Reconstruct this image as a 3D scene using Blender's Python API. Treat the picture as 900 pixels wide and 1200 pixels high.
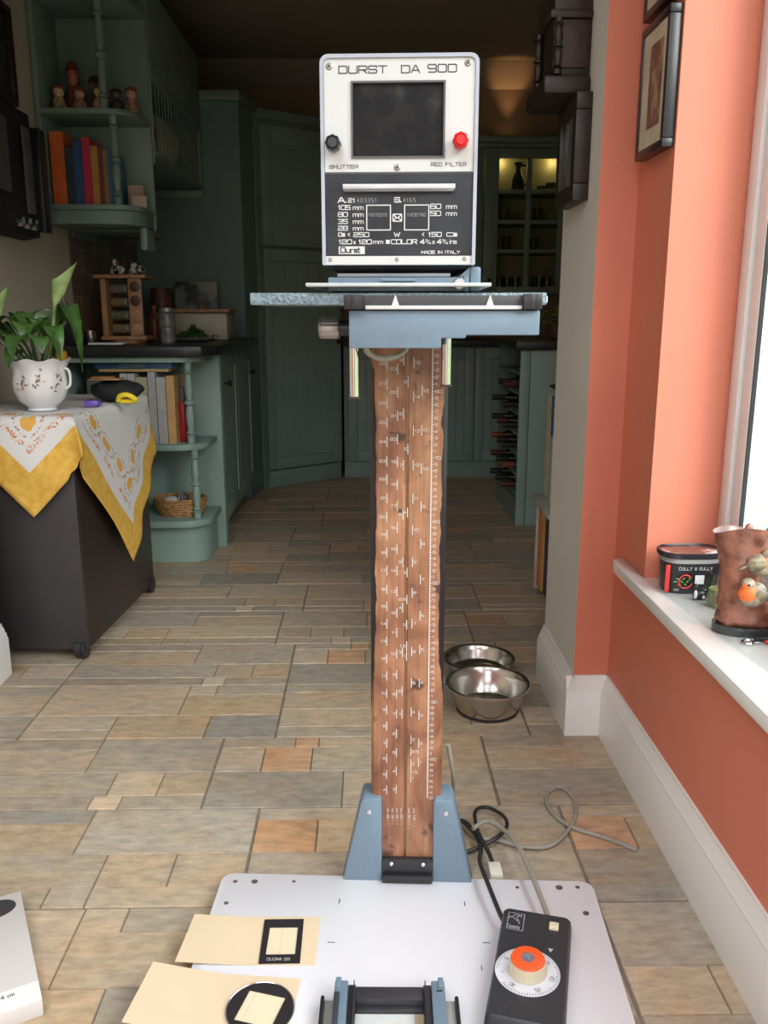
import bpy, bmesh, math, random
from mathutils import Vector, Matrix
R = math.radians
rnd = random.Random(7)
S = bpy.context.scene
C = S.collection
for o in list(bpy.data.objects):
    bpy.data.objects.remove(o)

# ------------------------------------------------------------------ camera
cd = bpy.data.cameras.new('camera')
cam = bpy.data.objects.new('camera', cd)
C.objects.link(cam)
cam.location = (0, 0, 1.02)
cam.rotation_euler = (R(90 - 13), 0, R(-1.1))
cd.sensor_fit = 'VERTICAL'
cd.sensor_height = 36
cd.lens = 30
cd.clip_start = 0.02
S.camera = cam
# ------------------------------------------------------------------ exposure
S.view_settings.view_transform = 'Standard'
S.view_settings.look = 'None'
S.view_settings.exposure = 0.0
S.view_settings.gamma = 1
S.view_settings.use_curve_mapping = False
# ------------------------------------------------------------------ daylight (overcast)
W = bpy.data.worlds.new('overcast_sky')
S.world = W
W.use_nodes = True
wn = W.node_tree
wn.nodes.clear()
wo = wn.nodes.new('ShaderNodeOutputWorld')
wb = wn.nodes.new('ShaderNodeBackground')
tc = wn.nodes.new('ShaderNodeTexCoord')
sx = wn.nodes.new('ShaderNodeSeparateXYZ')
cr = wn.nodes.new('ShaderNodeValToRGB')
mr = wn.nodes.new('ShaderNodeMapRange')
mr.inputs['From Min'].default_value = -1
wn.links.new(tc.outputs['Generated'], sx.inputs[0])
wn.links.new(sx.outputs['Z'], mr.inputs['Value'])
wn.links.new(mr.outputs[0], cr.inputs[0])
e = cr.color_ramp.elements
e[0].position = 0.47
e[0].color = (0.15, 0.16, 0.11, 1)
e[1].position = 0.66
e[1].color = (0.86, 0.92, 1.0, 1)
e3 = cr.color_ramp.elements.new(0.53)
e3.color = (0.26, 0.29, 0.28, 1)
e4 = cr.color_ramp.elements.new(0.58)
e4.color = (0.52, 0.56, 0.60, 1)
e2 = cr.color_ramp.elements.new(1.0)
e2.color = (0.92, 0.96, 1.0, 1)
wn.links.new(cr.outputs[0], wb.inputs[0])
wb.inputs[1].default_value = 6.7
wn.links.new(wb.outputs[0], wo.inputs[0])


# soft sun added to brighten the reveal, right and behind the photographer
sd = bpy.data.lights.new('added_soft_sun', 'SUN')
sd.energy = 3.4
sd.angle = R(30)
sd.color = (1, .96, .90)
so = bpy.data.objects.new('added_soft_sun', sd)
so.rotation_euler = Vector((.60, -.80, .55)).to_track_quat('Z', 'Y').to_euler()
C.objects.link(so)


def portal(name, loc, rot, sxx, syy):
    l = bpy.data.lights.new(name, 'AREA')
    l.shape = 'RECTANGLE'
    l.size = sxx
    l.size_y = syy
    l.cycles.is_portal = True
    o = bpy.data.objects.new(name, l)
    o.location = loc
    o.rotation_euler = rot
    C.objects.link(o)


portal('window_portal', (0.80, 0.60, 1.35), (0, R(90), 0), 1.75, 2.26)      # bay window on the right
portal('added_door_portal', (-0.5, -1.66, 1.05), (R(90), 0, 0), 1.45, 1.9)  # door added behind the photographer for its daylight


portal('added_rooflight_portal', (-.7, -.45, 2.72), (0, 0, 0), 2.0, 1.7)              # unseen rooflight, added to brighten floor and baseboard

# ------------------------------------------------------------------ materials
MATS = {}


def mat(name, col, rough=0.5, metal=0.0, var=0.12, scale=14.0, bump=0.0, coat=0.0, col2=None, stretch=(1, 1, 1), detail=4,
        spec=0.5, trans=0.0, ramp=None, objcol=False, attr=None, alpha=1.0, sub=0.0):
    if name in MATS:
        return MATS[name]
    m = bpy.data.materials.new(name)
    m.use_nodes = True
    nt = m.node_tree
    b = nt.nodes['Principled BSDF']
    b.inputs['Roughness'].default_value = rough
    b.inputs['Metallic'].default_value = metal
    b.inputs['Coat Weight'].default_value = coat
    b.inputs['Specular IOR Level'].default_value = spec
    b.inputs['Transmission Weight'].default_value = trans
    b.inputs['Alpha'].default_value = alpha
    if sub:
        b.inputs['Subsurface Weight'].default_value = sub
        b.inputs['Subsurface Radius'].default_value = (.02, .02, .01)
    geo = nt.nodes.new('ShaderNodeNewGeometry')
    mp = nt.nodes.new('ShaderNodeMapping')
    mp.inputs['Scale'].default_value = stretch
    nz = nt.nodes.new('ShaderNodeTexNoise')
    nz.inputs['Scale'].default_value = scale
    nz.inputs['Detail'].default_value = detail
    nz.inputs['Roughness'].default_value = .68 if detail > 8 else .5
    nt.links.new(geo.outputs['Position'], mp.inputs[0])
    nt.links.new(mp.outputs[0], nz.inputs['Vector'])
    rp = nt.nodes.new('ShaderNodeValToRGB')
    nt.links.new(nz.outputs['Fac'], rp.inputs[0])
    if objcol or attr:
        rp.color_ramp.elements[0].position = 0.28
        rp.color_ramp.elements[1].position = 0.72
        a, c = 1 - var * 2, 1 + var
        rp.color_ramp.elements[0].color = (a, a, a, 1)
        rp.color_ramp.elements[1].color = (c, c, c, 1)
        mx = nt.nodes.new('ShaderNodeMix')
        mx.data_type = 'RGBA'
        mx.blend_type = 'MULTIPLY'
        mx.inputs[0].default_value = 1
        if objcol:
            oi = nt.nodes.new('ShaderNodeObjectInfo')
            nt.links.new(oi.outputs['Color'], mx.inputs[6])
        else:
            at = nt.nodes.new('ShaderNodeAttribute')
            at.attribute_name = attr
            nt.links.new(at.outputs['Color'], mx.inputs[6])
        nt.links.new(rp.outputs[0], mx.inputs[7])
        n2 = nt.nodes.new('ShaderNodeTexNoise')
        n2.inputs['Scale'].default_value = 5.5
        n2.inputs['Detail'].default_value = 7
        n2.inputs['Distortion'].default_value = .8
        nt.links.new(mp.outputs[0], n2.inputs['Vector'])
        r2 = nt.nodes.new('ShaderNodeValToRGB')
        r2.color_ramp.elements[0].position = .42
        r2.color_ramp.elements[0].color = (.90, .93, .97, 1)
        r2.color_ramp.elements[1].position = .68
        r2.color_ramp.elements[1].color = (1.06, .86, .66, 1)
        e_m = r2.color_ramp.elements.new(.54)
        e_m.color = (1.04, 1.0, .93, 1)
        nt.links.new(n2.outputs['Fac'], r2.inputs[0])
        m3 = nt.nodes.new('ShaderNodeMix')
        m3.data_type = 'RGBA'
        m3.blend_type = 'MULTIPLY'
        m3.inputs[0].default_value = .42
        nt.links.new(mx.outputs[2], m3.inputs[6])
        nt.links.new(r2.outputs[0], m3.inputs[7])
        nt.links.new(m3.outputs[2], b.inputs['Base Color'])
    else:
        if ramp:
            el = rp.color_ramp.elements
            el[0].position, el[0].color = ramp[0][0], (*ramp[0][1], 1)
            el[1].position, el[1].color = ramp[-1][0], (*ramp[-1][1], 1)
            for p, c in ramp[1:-1]:
                x = el.new(p)
                x.color = (*c, 1)
        else:
            c2 = col2 or tuple(min(1, c * (1 + var)) for c in col)
            c1 = tuple(c * (1 - var) for c in col) if not col2 else col
            rp.color_ramp.elements[0].position = 0.32
            rp.color_ramp.elements[1].position = 0.68
            rp.color_ramp.elements[0].color = (*c1, 1)
            rp.color_ramp.elements[1].color = (*c2, 1)
        nt.links.new(rp.outputs[0], b.inputs['Base Color'])
    if bump:
        bp = nt.nodes.new('ShaderNodeBump')
        bp.inputs['Strength'].default_value = min(1, bump)
        bp.inputs['Distance'].default_value = 0.002
        nt.links.new(nz.outputs['Fac'], bp.inputs['Height'])
        nt.links.new(bp.outputs[0], b.inputs['Normal'])
    MATS[name] = m
    return m


def emis(name, col, s):
    if name in MATS:
        return MATS[name]
    m = bpy.data.materials.new(name)
    m.use_nodes = True
    b = m.node_tree.nodes['Principled BSDF']
    b.inputs['Emission Color'].default_value = (*col, 1)
    b.inputs['Emission Strength'].default_value = s
    b.inputs['Base Color'].default_value = (*col, 1)
    MATS[name] = m
    return m


# ------------------------------------------------------------------ mesh builder
MW = {}      # world matrices of things and parts


class MB:
    def __init__(s):
        s.bm = bmesh.new()
        s.X = Matrix.Identity(4)

    def _new(s, verts, mi):
        fs = set()
        for v in verts:
            v.co = s.X @ v.co
            for f in v.link_faces:
                fs.add(f)
        for f in fs:
            f.material_index = mi
        return s

    def box(s, x0, x1, y0, y1, z0, z1, bev=0.0, mi=0, seg=2, only=None):
        r = bmesh.ops.create_cube(s.bm, size=1)
        vs = r['verts']
        for v in vs:
            v.co = Vector(((x0 + x1) / 2 + v.co.x * (x1 - x0), (y0 + y1) / 2 + v.co.y * (y1 - y0), (z0 + z1) / 2 + v.co.z * (z1 - z0)))
        if bev > 0:
            es = {e for v in vs for e in v.link_edges}
            if only is not None:
                es = [e for e in es if abs((e.verts[0].co - e.verts[1].co).normalized()['xyz'.index(only)]) > .9]
            r = bmesh.ops.bevel(s.bm, geom=list(es), offset=bev, segments=seg, affect='EDGES', profile=0.5)
            vv = set(v for v in vs if v.is_valid)
            for f in r['faces']:
                for v in f.verts:
                    vv.add(v)
            st = list(vv)
            while st:
                v = st.pop()
                for e in v.link_edges:
                    w = e.other_vert(v)
                    if w not in vv:
                        vv.add(w)
                        st.append(w)
            vs = list(vv)
        return s._new(vs, mi)

    def prism(s, pts, axis, a, b, mi=0, bev=0):
        def P(u, v, w):
            return {'z': Vector((u, v, w)), 'y': Vector((u, w, v)), 'x': Vector((w, u, v))}[axis]
        A = [s.bm.verts.new(P(u, v, a)) for u, v in pts]
        B = [s.bm.verts.new(P(u, v, b)) for u, v in pts]
        n = len(pts)
        fs = [s.bm.faces.new(A), s.bm.faces.new(B[::-1])]
        for i in range(n):
            fs.append(s.bm.faces.new((A[i], B[i], B[(i + 1) % n], A[(i + 1) % n])))
        bmesh.ops.recalc_face_normals(s.bm, faces=fs)
        vs = A + B
        if bev:
            es = {e for v in vs for e in v.link_edges}
            r = bmesh.ops.bevel(s.bm, geom=list(es), offset=bev, segments=2, affect='EDGES', profile=0.5)
            vs = set(v for v in vs if v.is_valid)
            for f in r['faces']:
                vs |= set(f.verts)
        return s._new(list(vs), mi)

    def loft(s, rings, mi=0, closed=True, caps=True):
        rv = [[s.bm.verts.new(s.X @ Vector(p)) for p in r] for r in rings]
        fs = []
        n = len(rv[0])
        for i in range(len(rv) - 1):
            for j in range(n if closed else n - 1):
                k = (j + 1) % n
                fs.append(s.bm.faces.new((rv[i][j], rv[i][k], rv[i + 1][k], rv[i + 1][j])))
        if caps and closed:
            fs.append(s.bm.faces.new(rv[0][::-1]))
            fs.append(s.bm.faces.new(rv[-1]))
        for f in fs:
            f.material_index = mi
        return s

    def lathe(s, prof, c=(0, 0, 0), seg=24, axis='z', mi=0, fn=None, caps=True):
        rings = []
        for r, h in prof:
            ring = []
            for i in range(seg):
                a = 2 * math.pi * i / seg
                rr = r * (fn(a, h) if fn else 1)
                u, v = rr * math.cos(a), rr * math.sin(a)
                p = {'z': (u, v, h), 'y': (u, -h, v), 'x': (h, u, v)}[axis]
                ring.append((c[0] + p[0], c[1] + p[1], c[2] + p[2]))
            rings.append(ring)
        return s.loft(rings, mi, True, caps)

    def tube(s, pts, r, seg=8, mi=0, taper=None, smooth=0):
        pts = [Vector(p) for p in pts]
        if smooth:
            out = []
            n = len(pts)
            for i in range(n - 1):
                p0, p1, p2, p3 = pts[max(i - 1, 0)], pts[i], pts[i + 1], pts[min(i + 2, n - 1)]
                for k in range(smooth):
                    t = k / smooth
                    out.append(.5 * ((2 * p1) + (p2 - p0) * t + (2 * p0 - 5 * p1 + 4 * p2 - p3) * t * t + (3 * p1 - p0 - 3 * p2 + p3) * t ** 3))
            out.append(pts[-1])
            pts = out
        rings = []
        n = len(pts)
        up = None
        for i, p in enumerate(pts):
            d = (pts[min(i + 1, n - 1)] - pts[max(i - 1, 0)]).normalized()
            if up is None:
                up = Vector((0, 0, 1)) if abs(d.z) < .9 else Vector((1, 0, 0))
            a = d.cross(up).normalized()
            bb = a.cross(d).normalized()
            up = bb
            rr = r * (taper(i / (n - 1)) if taper else 1)
            rings.append([p + a * rr * math.cos(2 * math.pi * k / seg) + bb * rr * math.sin(2 * math.pi * k / seg) for k in range(seg)])
        return s.loft(rings, mi)

    def cyl(s, p0, p1, r, seg=16, mi=0, r2=None):
        r2 = r if r2 is None else r2
        return s.tube([p0, p1], r, seg, mi, taper=lambda t: 1 + (r2 / r - 1) * t)

    def ell(s, c, rad, seg=16, mi=0, fn=None, rot=None):
        rings = []
        n = seg // 2 + 2
        for i in range(n):
            th = 0.04 + (math.pi - 0.08) * i / (n - 1)
            ring = []
            for j in range(seg):
                ph = 2 * math.pi * j / seg
                v = Vector((math.sin(th) * math.cos(ph), math.sin(th) * math.sin(ph), -math.cos(th)))
                k = fn(v) if fn else 1
                v = Vector((v.x * rad[0], v.y * rad[1], v.z * rad[2])) * k
                if rot:
                    v = rot @ v
                ring.append(v + Vector(c))
            rings.append(ring)
        return s.loft(rings, mi)

    def quad(s, a, b, c, d, mi=0):
        f = s.bm.faces.new([s.bm.verts.new(s.X @ Vector(p)) for p in (a, b, c, d)])
        f.material_index = mi
        return s

    def text(s, txt, o, ux, uy, h, w=None, t=None, gap=.35, mi=0, align='l', lift=.0004, bold=False):
        """stroke lettering: o origin, ux/uy unit vectors, h letter height, w letter width"""
        ux, uy = Vector(ux).normalized(), Vector(uy).normalized()
        nz = ux.cross(uy)
        w = w or h * .9
        t = t or h * .14
        if bold:
            t *= 1.6
        adv = []
        tot = 0
        for ch in txt:
            cw = w * (CW.get(ch, 1))
            adv.append((tot, cw))
            tot += cw + h * gap
        tot -= h * gap
        off = {'l': 0, 'c': -tot / 2, 'r': -tot}[align]
        o = Vector(o) + nz * lift
        for ch, (x, cw) in zip(txt, adv):
            for pl in GL.get(ch, []):
                P = [(off + x + p[0] * cw, p[1] * h) for p in pl]
                for (x0, y0), (x1, y1) in zip(P, P[1:]):
                    d = Vector((x1 - x0, y1 - y0))
                    L = d.length
                    if L < 1e-9:
                        continue
                    d /= L
                    n = Vector((-d.y, d.x)) * t / 2
                    e = d * t * .45
                    q = [(x0 - e.x + n.x, y0 - e.y + n.y), (x0 - e.x - n.x, y0 - e.y - n.y), (x1 + e.x - n.x, y1 + e.y - n.y), (x1 + e.x + n.x, y1 + e.y + n.y)]
                    s.quad(*[o + ux * a + uy * b for a, b in q], mi=mi)
        return s

    def build(s, name, m, parent=None, local=False, smooth=True, kind=None, ang=35, offset=None):
        me = bpy.data.meshes.new(name)
        bmesh.ops.recalc_face_normals(s.bm, faces=s.bm.faces[:]) if offset is None else None
        if parent is not None and not local:
            s.bm.transform(MW[parent].inverted())
        base = None
        if parent is None and not local and kind != 'raw':
            # origin at the base of the thing
            cs = [v.co for v in s.bm.verts]
            base = Vector(((min(c.x for c in cs) + max(c.x for c in cs)) / 2, (min(c.y for c in cs) + max(c.y for c in cs)) / 2, min(c.z for c in cs)))
            s.bm.transform(Matrix.Translation(-base))
        if smooth:
            for f in s.bm.faces:
                f.smooth = True
            for e in s.bm.edges:
                if len(e.link_faces) == 2 and e.calc_face_angle(0) > R(ang):
                    e.smooth = False
        s.bm.to_mesh(me)
        s.bm.free()
        for x in (m if isinstance(m, (list, tuple)) else [m]):
            me.materials.append(x)
        o = bpy.data.objects.new(name, me)
        C.objects.link(o)
        if parent is not None:
            o.parent = parent
            MW[o] = MW[parent].copy()
        else:
            if base is not None:
                o.location = base
                MW[o] = Matrix.Translation(base)
            else:
                MW[o] = Matrix.Identity(4)
        if kind and kind != 'raw':
            o['kind'] = kind
        return o


def thing(name, label, cat, loc=(0, 0, 0), rotz=0.0, group=None):
    o = bpy.data.objects.new(name, None)
    o.empty_display_size = .05
    C.objects.link(o)
    o.location = loc
    o.rotation_euler = (0, 0, rotz)
    MW[o] = Matrix.Translation(loc) @ Matrix.Rotation(rotz, 4, 'Z')
    return tag(o, label, cat, group)


def tag(o, label, cat, group=None):
    o['label'] = label
    o['category'] = cat
    if group:
        o['group'] = group
    return o


def struct(name, mb, m, **k):
    return mb.build(name, m, None, kind='structure', **k)


def copy_thing(o, loc, rotz=0, label=None):
    c = o.copy()
    C.objects.link(c)
    c.location = loc
    c.rotation_euler = (0, 0, rotz)
    if label:
        c['label'] = label
    for ch in list(o.children):
        d = ch.copy()
        C.objects.link(d)
        d.parent = c
        for g in list(ch.children):
            q = g.copy()
            C.objects.link(q)
            q.parent = d
    return c


# wide squared stroke lettering
GL = {
 'A': [[(0, 0), (.42, 1), (.58, 1), (1, 0)], [(.18, .33), (.82, .33)]],
 'B': [[(0, 0), (0, 1), (.85, 1), (1, .88), (1, .62), (.88, .52), (0, .52)], [(.88, .52), (1, .42), (1, .12), (.85, 0), (0, 0)]],
 'C': [[(1, 1), (.12, 1), (0, .88), (0, .12), (.12, 0), (1, 0)]],
 'D': [[(0, 0), (0, 1), (.85, 1), (1, .86), (1, .14), (.85, 0), (0, 0)]],
 'E': [[(1, 1), (0, 1), (0, 0), (1, 0)], [(0, .5), (.85, .5)]],
 'F': [[(1, 1), (0, 1), (0, 0)], [(0, .5), (.85, .5)]],
 'H': [[(0, 0), (0, 1)], [(1, 0), (1, 1)], [(0, .5), (1, .5)]],
 'I': [[(.5, 0), (.5, 1)]],
 'J': [[(1, 1), (1, .12), (.88, 0), (.12, 0), (0, .12), (0, .3)]],
 'K': [[(0, 0), (0, 1)], [(1, 1), (.1, .5), (1, 0)]],
 'L': [[(0, 1), (0, 0), (1, 0)]],
 'M': [[(0, 0), (0, 1), (.5, .35), (1, 1), (1, 0)]],
 'N': [[(0, 0), (0, 1), (1, 0), (1, 1)]],
 'O': [[(.12, 0), (0, .12), (0, .88), (.12, 1), (.88, 1), (1, .88), (1, .12), (.88, 0), (.12, 0)]],
 'P': [[(0, 0), (0, 1), (.88, 1), (1, .88), (1, .55), (.88, .43), (0, .43)]],
 'R': [[(0, 0), (0, 1), (.88, 1), (1, .88), (1, .57), (.88, .45), (0, .45)], [(.55, .45), (1, 0)]],
 'S': [[(1, .8), (1, .9), (.88, 1), (.12, 1), (0, .88), (0, .62), (.12, .5), (.88, .5), (1, .38), (1, .12), (.88, 0), (.12, 0), (0, .1), (0, .2)]],
 'T': [[(0, 1), (1, 1)], [(.5, 1), (.5, 0)]],
 'U': [[(0, 1), (0, .12), (.12, 0), (.88, 0), (1, .12), (1, 1)]],
 'V': [[(0, 1), (.5, 0), (1, 1)]],
 'W': [[(0, 1), (.25, 0), (.5, .8), (.75, 0), (1, 1)]],
 'X': [[(0, 0), (1, 1)], [(0, 1), (1, 0)]],
 'Y': [[(0, 1), (.5, .5), (1, 1)], [(.5, .5), (.5, 0)]],
 '0': [[(.12, 0), (0, .12), (0, .88), (.12, 1), (.88, 1), (1, .88), (1, .12), (.88, 0), (.12, 0)]],
 '1': [[(.2, .75), (.6, 1), (.6, 0)]],
 '2': [[(0, .85), (.12, 1), (.88, 1), (1, .88), (1, .62), (.88, .5), (.12, .5), (0, .38), (0, 0), (1, 0)]],
 '3': [[(0, 1), (.88, 1), (1, .88), (1, .62), (.88, .52), (.3, .52)], [(.88, .52), (1, .4), (1, .12), (.88, 0), (0, 0)]],
 '4': [[(.75, 0), (.75, 1), (0, .35), (0, .28), (1, .28)]],
 '5': [[(1, 1), (0, 1), (0, .55), (.88, .55), (1, .43), (1, .12), (.88, 0), (0, 0)]],
 '6': [[(.9, 1), (.12, 1), (0, .88), (0, .12), (.12, 0), (.88, 0), (1, .12), (1, .42), (.88, .55), (0, .55)]],
 '7': [[(0, 1), (1, 1), (1, .85), (.4, 0)]],
 '8': [[(.12, 0), (0, .12), (0, .4), (.12, .52), (0, .64), (0, .88), (.12, 1), (.88, 1), (1, .88), (1, .64), (.88, .52), (1, .4), (1, .12), (.88, 0), (.12, 0)], [(.12, .52), (.88, .52)]],
 '9': [[(.1, 0), (.88, 0), (1, .12), (1, .88), (.88, 1), (.12, 1), (0, .88), (0, .58), (.12, .45), (1, .45)]],
 '.': [[(0, 0), (0, .1)]], ',': [[(0, .1), (-.2, -.15)]], ':': [[(0, .2), (0, .28)], [(0, .6), (0, .68)]],
 '<': [[(1, .85), (0, .5), (1, .15)]], '&': [[(1, 0), (.2, .75), (.3, 1), (.6, 1), (.65, .75), (0, .3), (.1, 0), (.5, 0), (1, .45)]],
 'm': [[(0, 0), (0, .62), (.9, .62), (1, .5), (1, 0)], [(.5, .62), (.5, 0)]],
 'i': [[(.5, 0), (.5, .62)], [(.5, .85), (.5, .92)]],
 'n': [[(0, 0), (0, .62), (.85, .62), (1, .5), (1, 0)]],
 's': [[(1, .62), (0, .62), (0, .33), (1, .33), (1, 0), (0, 0)]],
 'x': [[(0, 0), (1, .62)], [(0, .62), (1, 0)]],
 'u': [[(0, .62), (0, 0), (1, 0), (1, .62)]],
 'r': [[(0, 0), (0, .62), (.8, .62)]],
 't': [[(.3, .95), (.3, 0), (.9, 0)], [(0, .62), (.9, .62)]],
 'a': [[(.1, .62), (1, .62), (1, 0), (0, 0), (0, .34), (1, .34)]],
 'e': [[(1, 0), (0, 0), (0, .62), (1, .62), (1, .3), (0, .3)]],
 'c': [[(1, .62), (0, .62), (0, 0), (1, 0)]],
 'o': [[(0, 0), (0, .62), (1, .62), (1, 0), (0, 0)]],
 'l': [[(.3, 1), (.3, 0)]], 'y': [[(0, .62), (.5, 0)], [(1, .62), (.3, -.3)]],
 '/': [[(0, 0), (1, 1)]], '-': [[(0, .4), (1, .4)]],
 '(': [[(1, 1), (.2, .8), (.2, .2), (1, 0)]], ')': [[(0, 1), (.8, .8), (.8, .2), (0, 0)]],
}
CW = {'I': .3, '1': .6, '.': .12, ',': .12, ':': .12, ' ': .6, 'i': .2, 'l': .25, '<': .5, 'm': 1.1, 'n': .75, 's': .6, 'x': .6, 'r': .5, 't': .5, '/': .5, 'u': .75, 'a': .7,
      'e': .7, 'c': .65, 'o': .7, '(': .3, ')': .3, 'y': .7}

# ------------------------------------------------------------------ common materials
orange = mat('terracotta_wall_paint', (0.62, 0.19, 0.115), .6, var=.03, scale=3)
cream = mat('cream_wall_paint', (0.50, 0.44, 0.34), .7, var=.04, scale=3)
white_wall = mat('off_white_wall_paint', (0.60, 0.58, 0.53), .7, var=.03, scale=3)
gloss_white = mat('white_gloss_paint', (0.78, 0.76, 0.73), .25, var=.03, scale=4, coat=.3)
ceil_m = mat('ceiling_paint', (0.42, 0.37, 0.29), .8, var=.03, scale=3)
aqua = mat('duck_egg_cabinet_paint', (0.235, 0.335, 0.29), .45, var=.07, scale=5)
aqua_dk = mat('duck_egg_cabinet_paint_dark', (0.175, 0.25, 0.215), .5, var=.1, scale=6)  # darker tone of the cabinet paint
blackstone = mat('black_worktop', (0.014, 0.015, 0.015), .38, var=.3, scale=60)
grout_m = mat('brown_grout', (0.20, 0.165, 0.13), .85, var=.2, scale=30)
stone_m = mat('stone_tile', (1, 1, 1), .5, objcol=True, var=.20, scale=20, stretch=(1.0, 2.6, 1), detail=15, bump=.6)
stone_far = mat('stone_tile_far', (1, 1, 1), .5, attr='tint', var=.20, scale=20, stretch=(1.0, 2.6, 1), detail=15)
chrome = mat('chrome', (0.72, 0.72, 0.72), .12, 1, var=.03)
steel = mat('brushed_steel', (0.55, 0.53, 0.50), .22, 1, var=.06, scale=40)
black = mat('black_plastic', (0.018, 0.018, 0.02), .35, var=.15, scale=30)
black_mt = mat('matt_black', (0.012, 0.012, 0.013), .7, var=.2, scale=30)
white_p = mat('white_plastic', (0.75, 0.75, 0.72), .35, var=.03)
darkwood = mat('dark_carved_wood', (0.022, 0.012, 0.009), .45, var=.3, scale=20)
glass = bpy.data.materials.new('thin_glass')
glass.use_nodes = True
_n = glass.node_tree
_n.nodes.clear()
_o = _n.nodes.new('ShaderNodeOutputMaterial')
_m = _n.nodes.new('ShaderNodeMixShader')
_t = _n.nodes.new('ShaderNodeBsdfTransparent')
_t.inputs[0].default_value = (.93, .96, .95, 1)
_g = _n.nodes.new('ShaderNodeBsdfGlossy')
_g.inputs['Roughness'].default_value = .03
_m.inputs[0].default_value = .07
_n.links.new(_t.outputs[0], _m.inputs[1])
_n.links.new(_g.outputs[0], _m.inputs[2])
_n.links.new(_m.outputs[0], _o.inputs[0])

# ------------------------------------------------------------------ floor
fl = struct('floor', MB().box(-2.4, .82, -1.7, 1.953, -.03, -.0035).box(-1.3, 1.01, 1.953, 3.39, -.03, -.0035).box(-1.3, 1.61, 3.39, 6.15, -.03, -.0035), grout_m)
PAL = [(0.510, 0.397, 0.281), (0.449, 0.367, 0.267), (0.551, 0.441, 0.317), (0.418, 0.343, 0.258), (0.490, 0.377, 0.258), (0.372, 0.328, 0.258), (0.469, 0.387, 0.285), (0.520, 0.392, 0.262), (0.551, 0.343, 0.202), (0.433, 0.372, 0.285)]
V1 = [(0, 0, .54, .18, 3), (0, .18, .54, .52, 0), (.54, 0, 1, .52, 6), (0, .52, .66, .83, 9), (.66, .52, .83, .83, 0), (.83, .52, 1, .83, 4), (0, .83, .62, 1, 3), (.62, .83, .72, 1, 2), (.72, .83, 1, 1, 9)]
V2 = [(0, 0, .28, .16, 1), (.28, 0, .37, .16, 8), (.37, 0, 1, .16, 4), (0, .16, .17, .52, 2), (.17, .16, .35, .52, 8), (.35, .16, .72, .52, 9), (.72, .16, 1, .52, 7), (0, .52, .47, 1, 5), (.47, .52, 1, .83, 6), (.47, .83, 1, 1, 2)]
V3 = [(0, 0, .46, .17, 5), (.46, 0, 1, .5, 9), (0, .17, .46, .5, 4), (0, .5, .57, .82, 6), (.57, .5, .78, .82, 7), (.78, .5, 1, .82, 2), (0, .82, .45, 1, 9), (.45, .82, .57, 1, 3), (.57, .82, 1, 1, 1)]
V4 = [(0, 0, .55, .15, 2), (.55, 0, .63, .15, 8), (.63, 0, 1, .15, 1), (0, .15, .2, .5, 8), (.2, .15, .6, .5, 7), (.6, .15, 1, .5, 6), (0, .5, .52, .84, 3), (.52, .5, 1, .84, 9), (0, .84, 1, 1, 5)]
V5 = [(0, 0, .3, .2, 9), (.3, 0, .42, .2, 2), (.42, 0, 1, .6, 0), (0, .2, .42, .6, 4), (0, .6, .28, 1, 5), (.28, .6, .66, 1, 7), (.66, .6, 1, .85, 6), (.66, .85, 1, 1, 3)]
VS = [V1, V2, V3, V4, V5]
TW, TH = .636, .31
farbm = bmesh.new()
fcl = farbm.loops.layers.float_color.new('tint')
nstone = 0


def stone_col(ci):
    c = PAL[ci]
    k = rnd.uniform(.88, 1.1)
    w = rnd.uniform(-.012, .012)
    return (c[0] * k + w, c[1] * k, c[2] * k - w)


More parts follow.
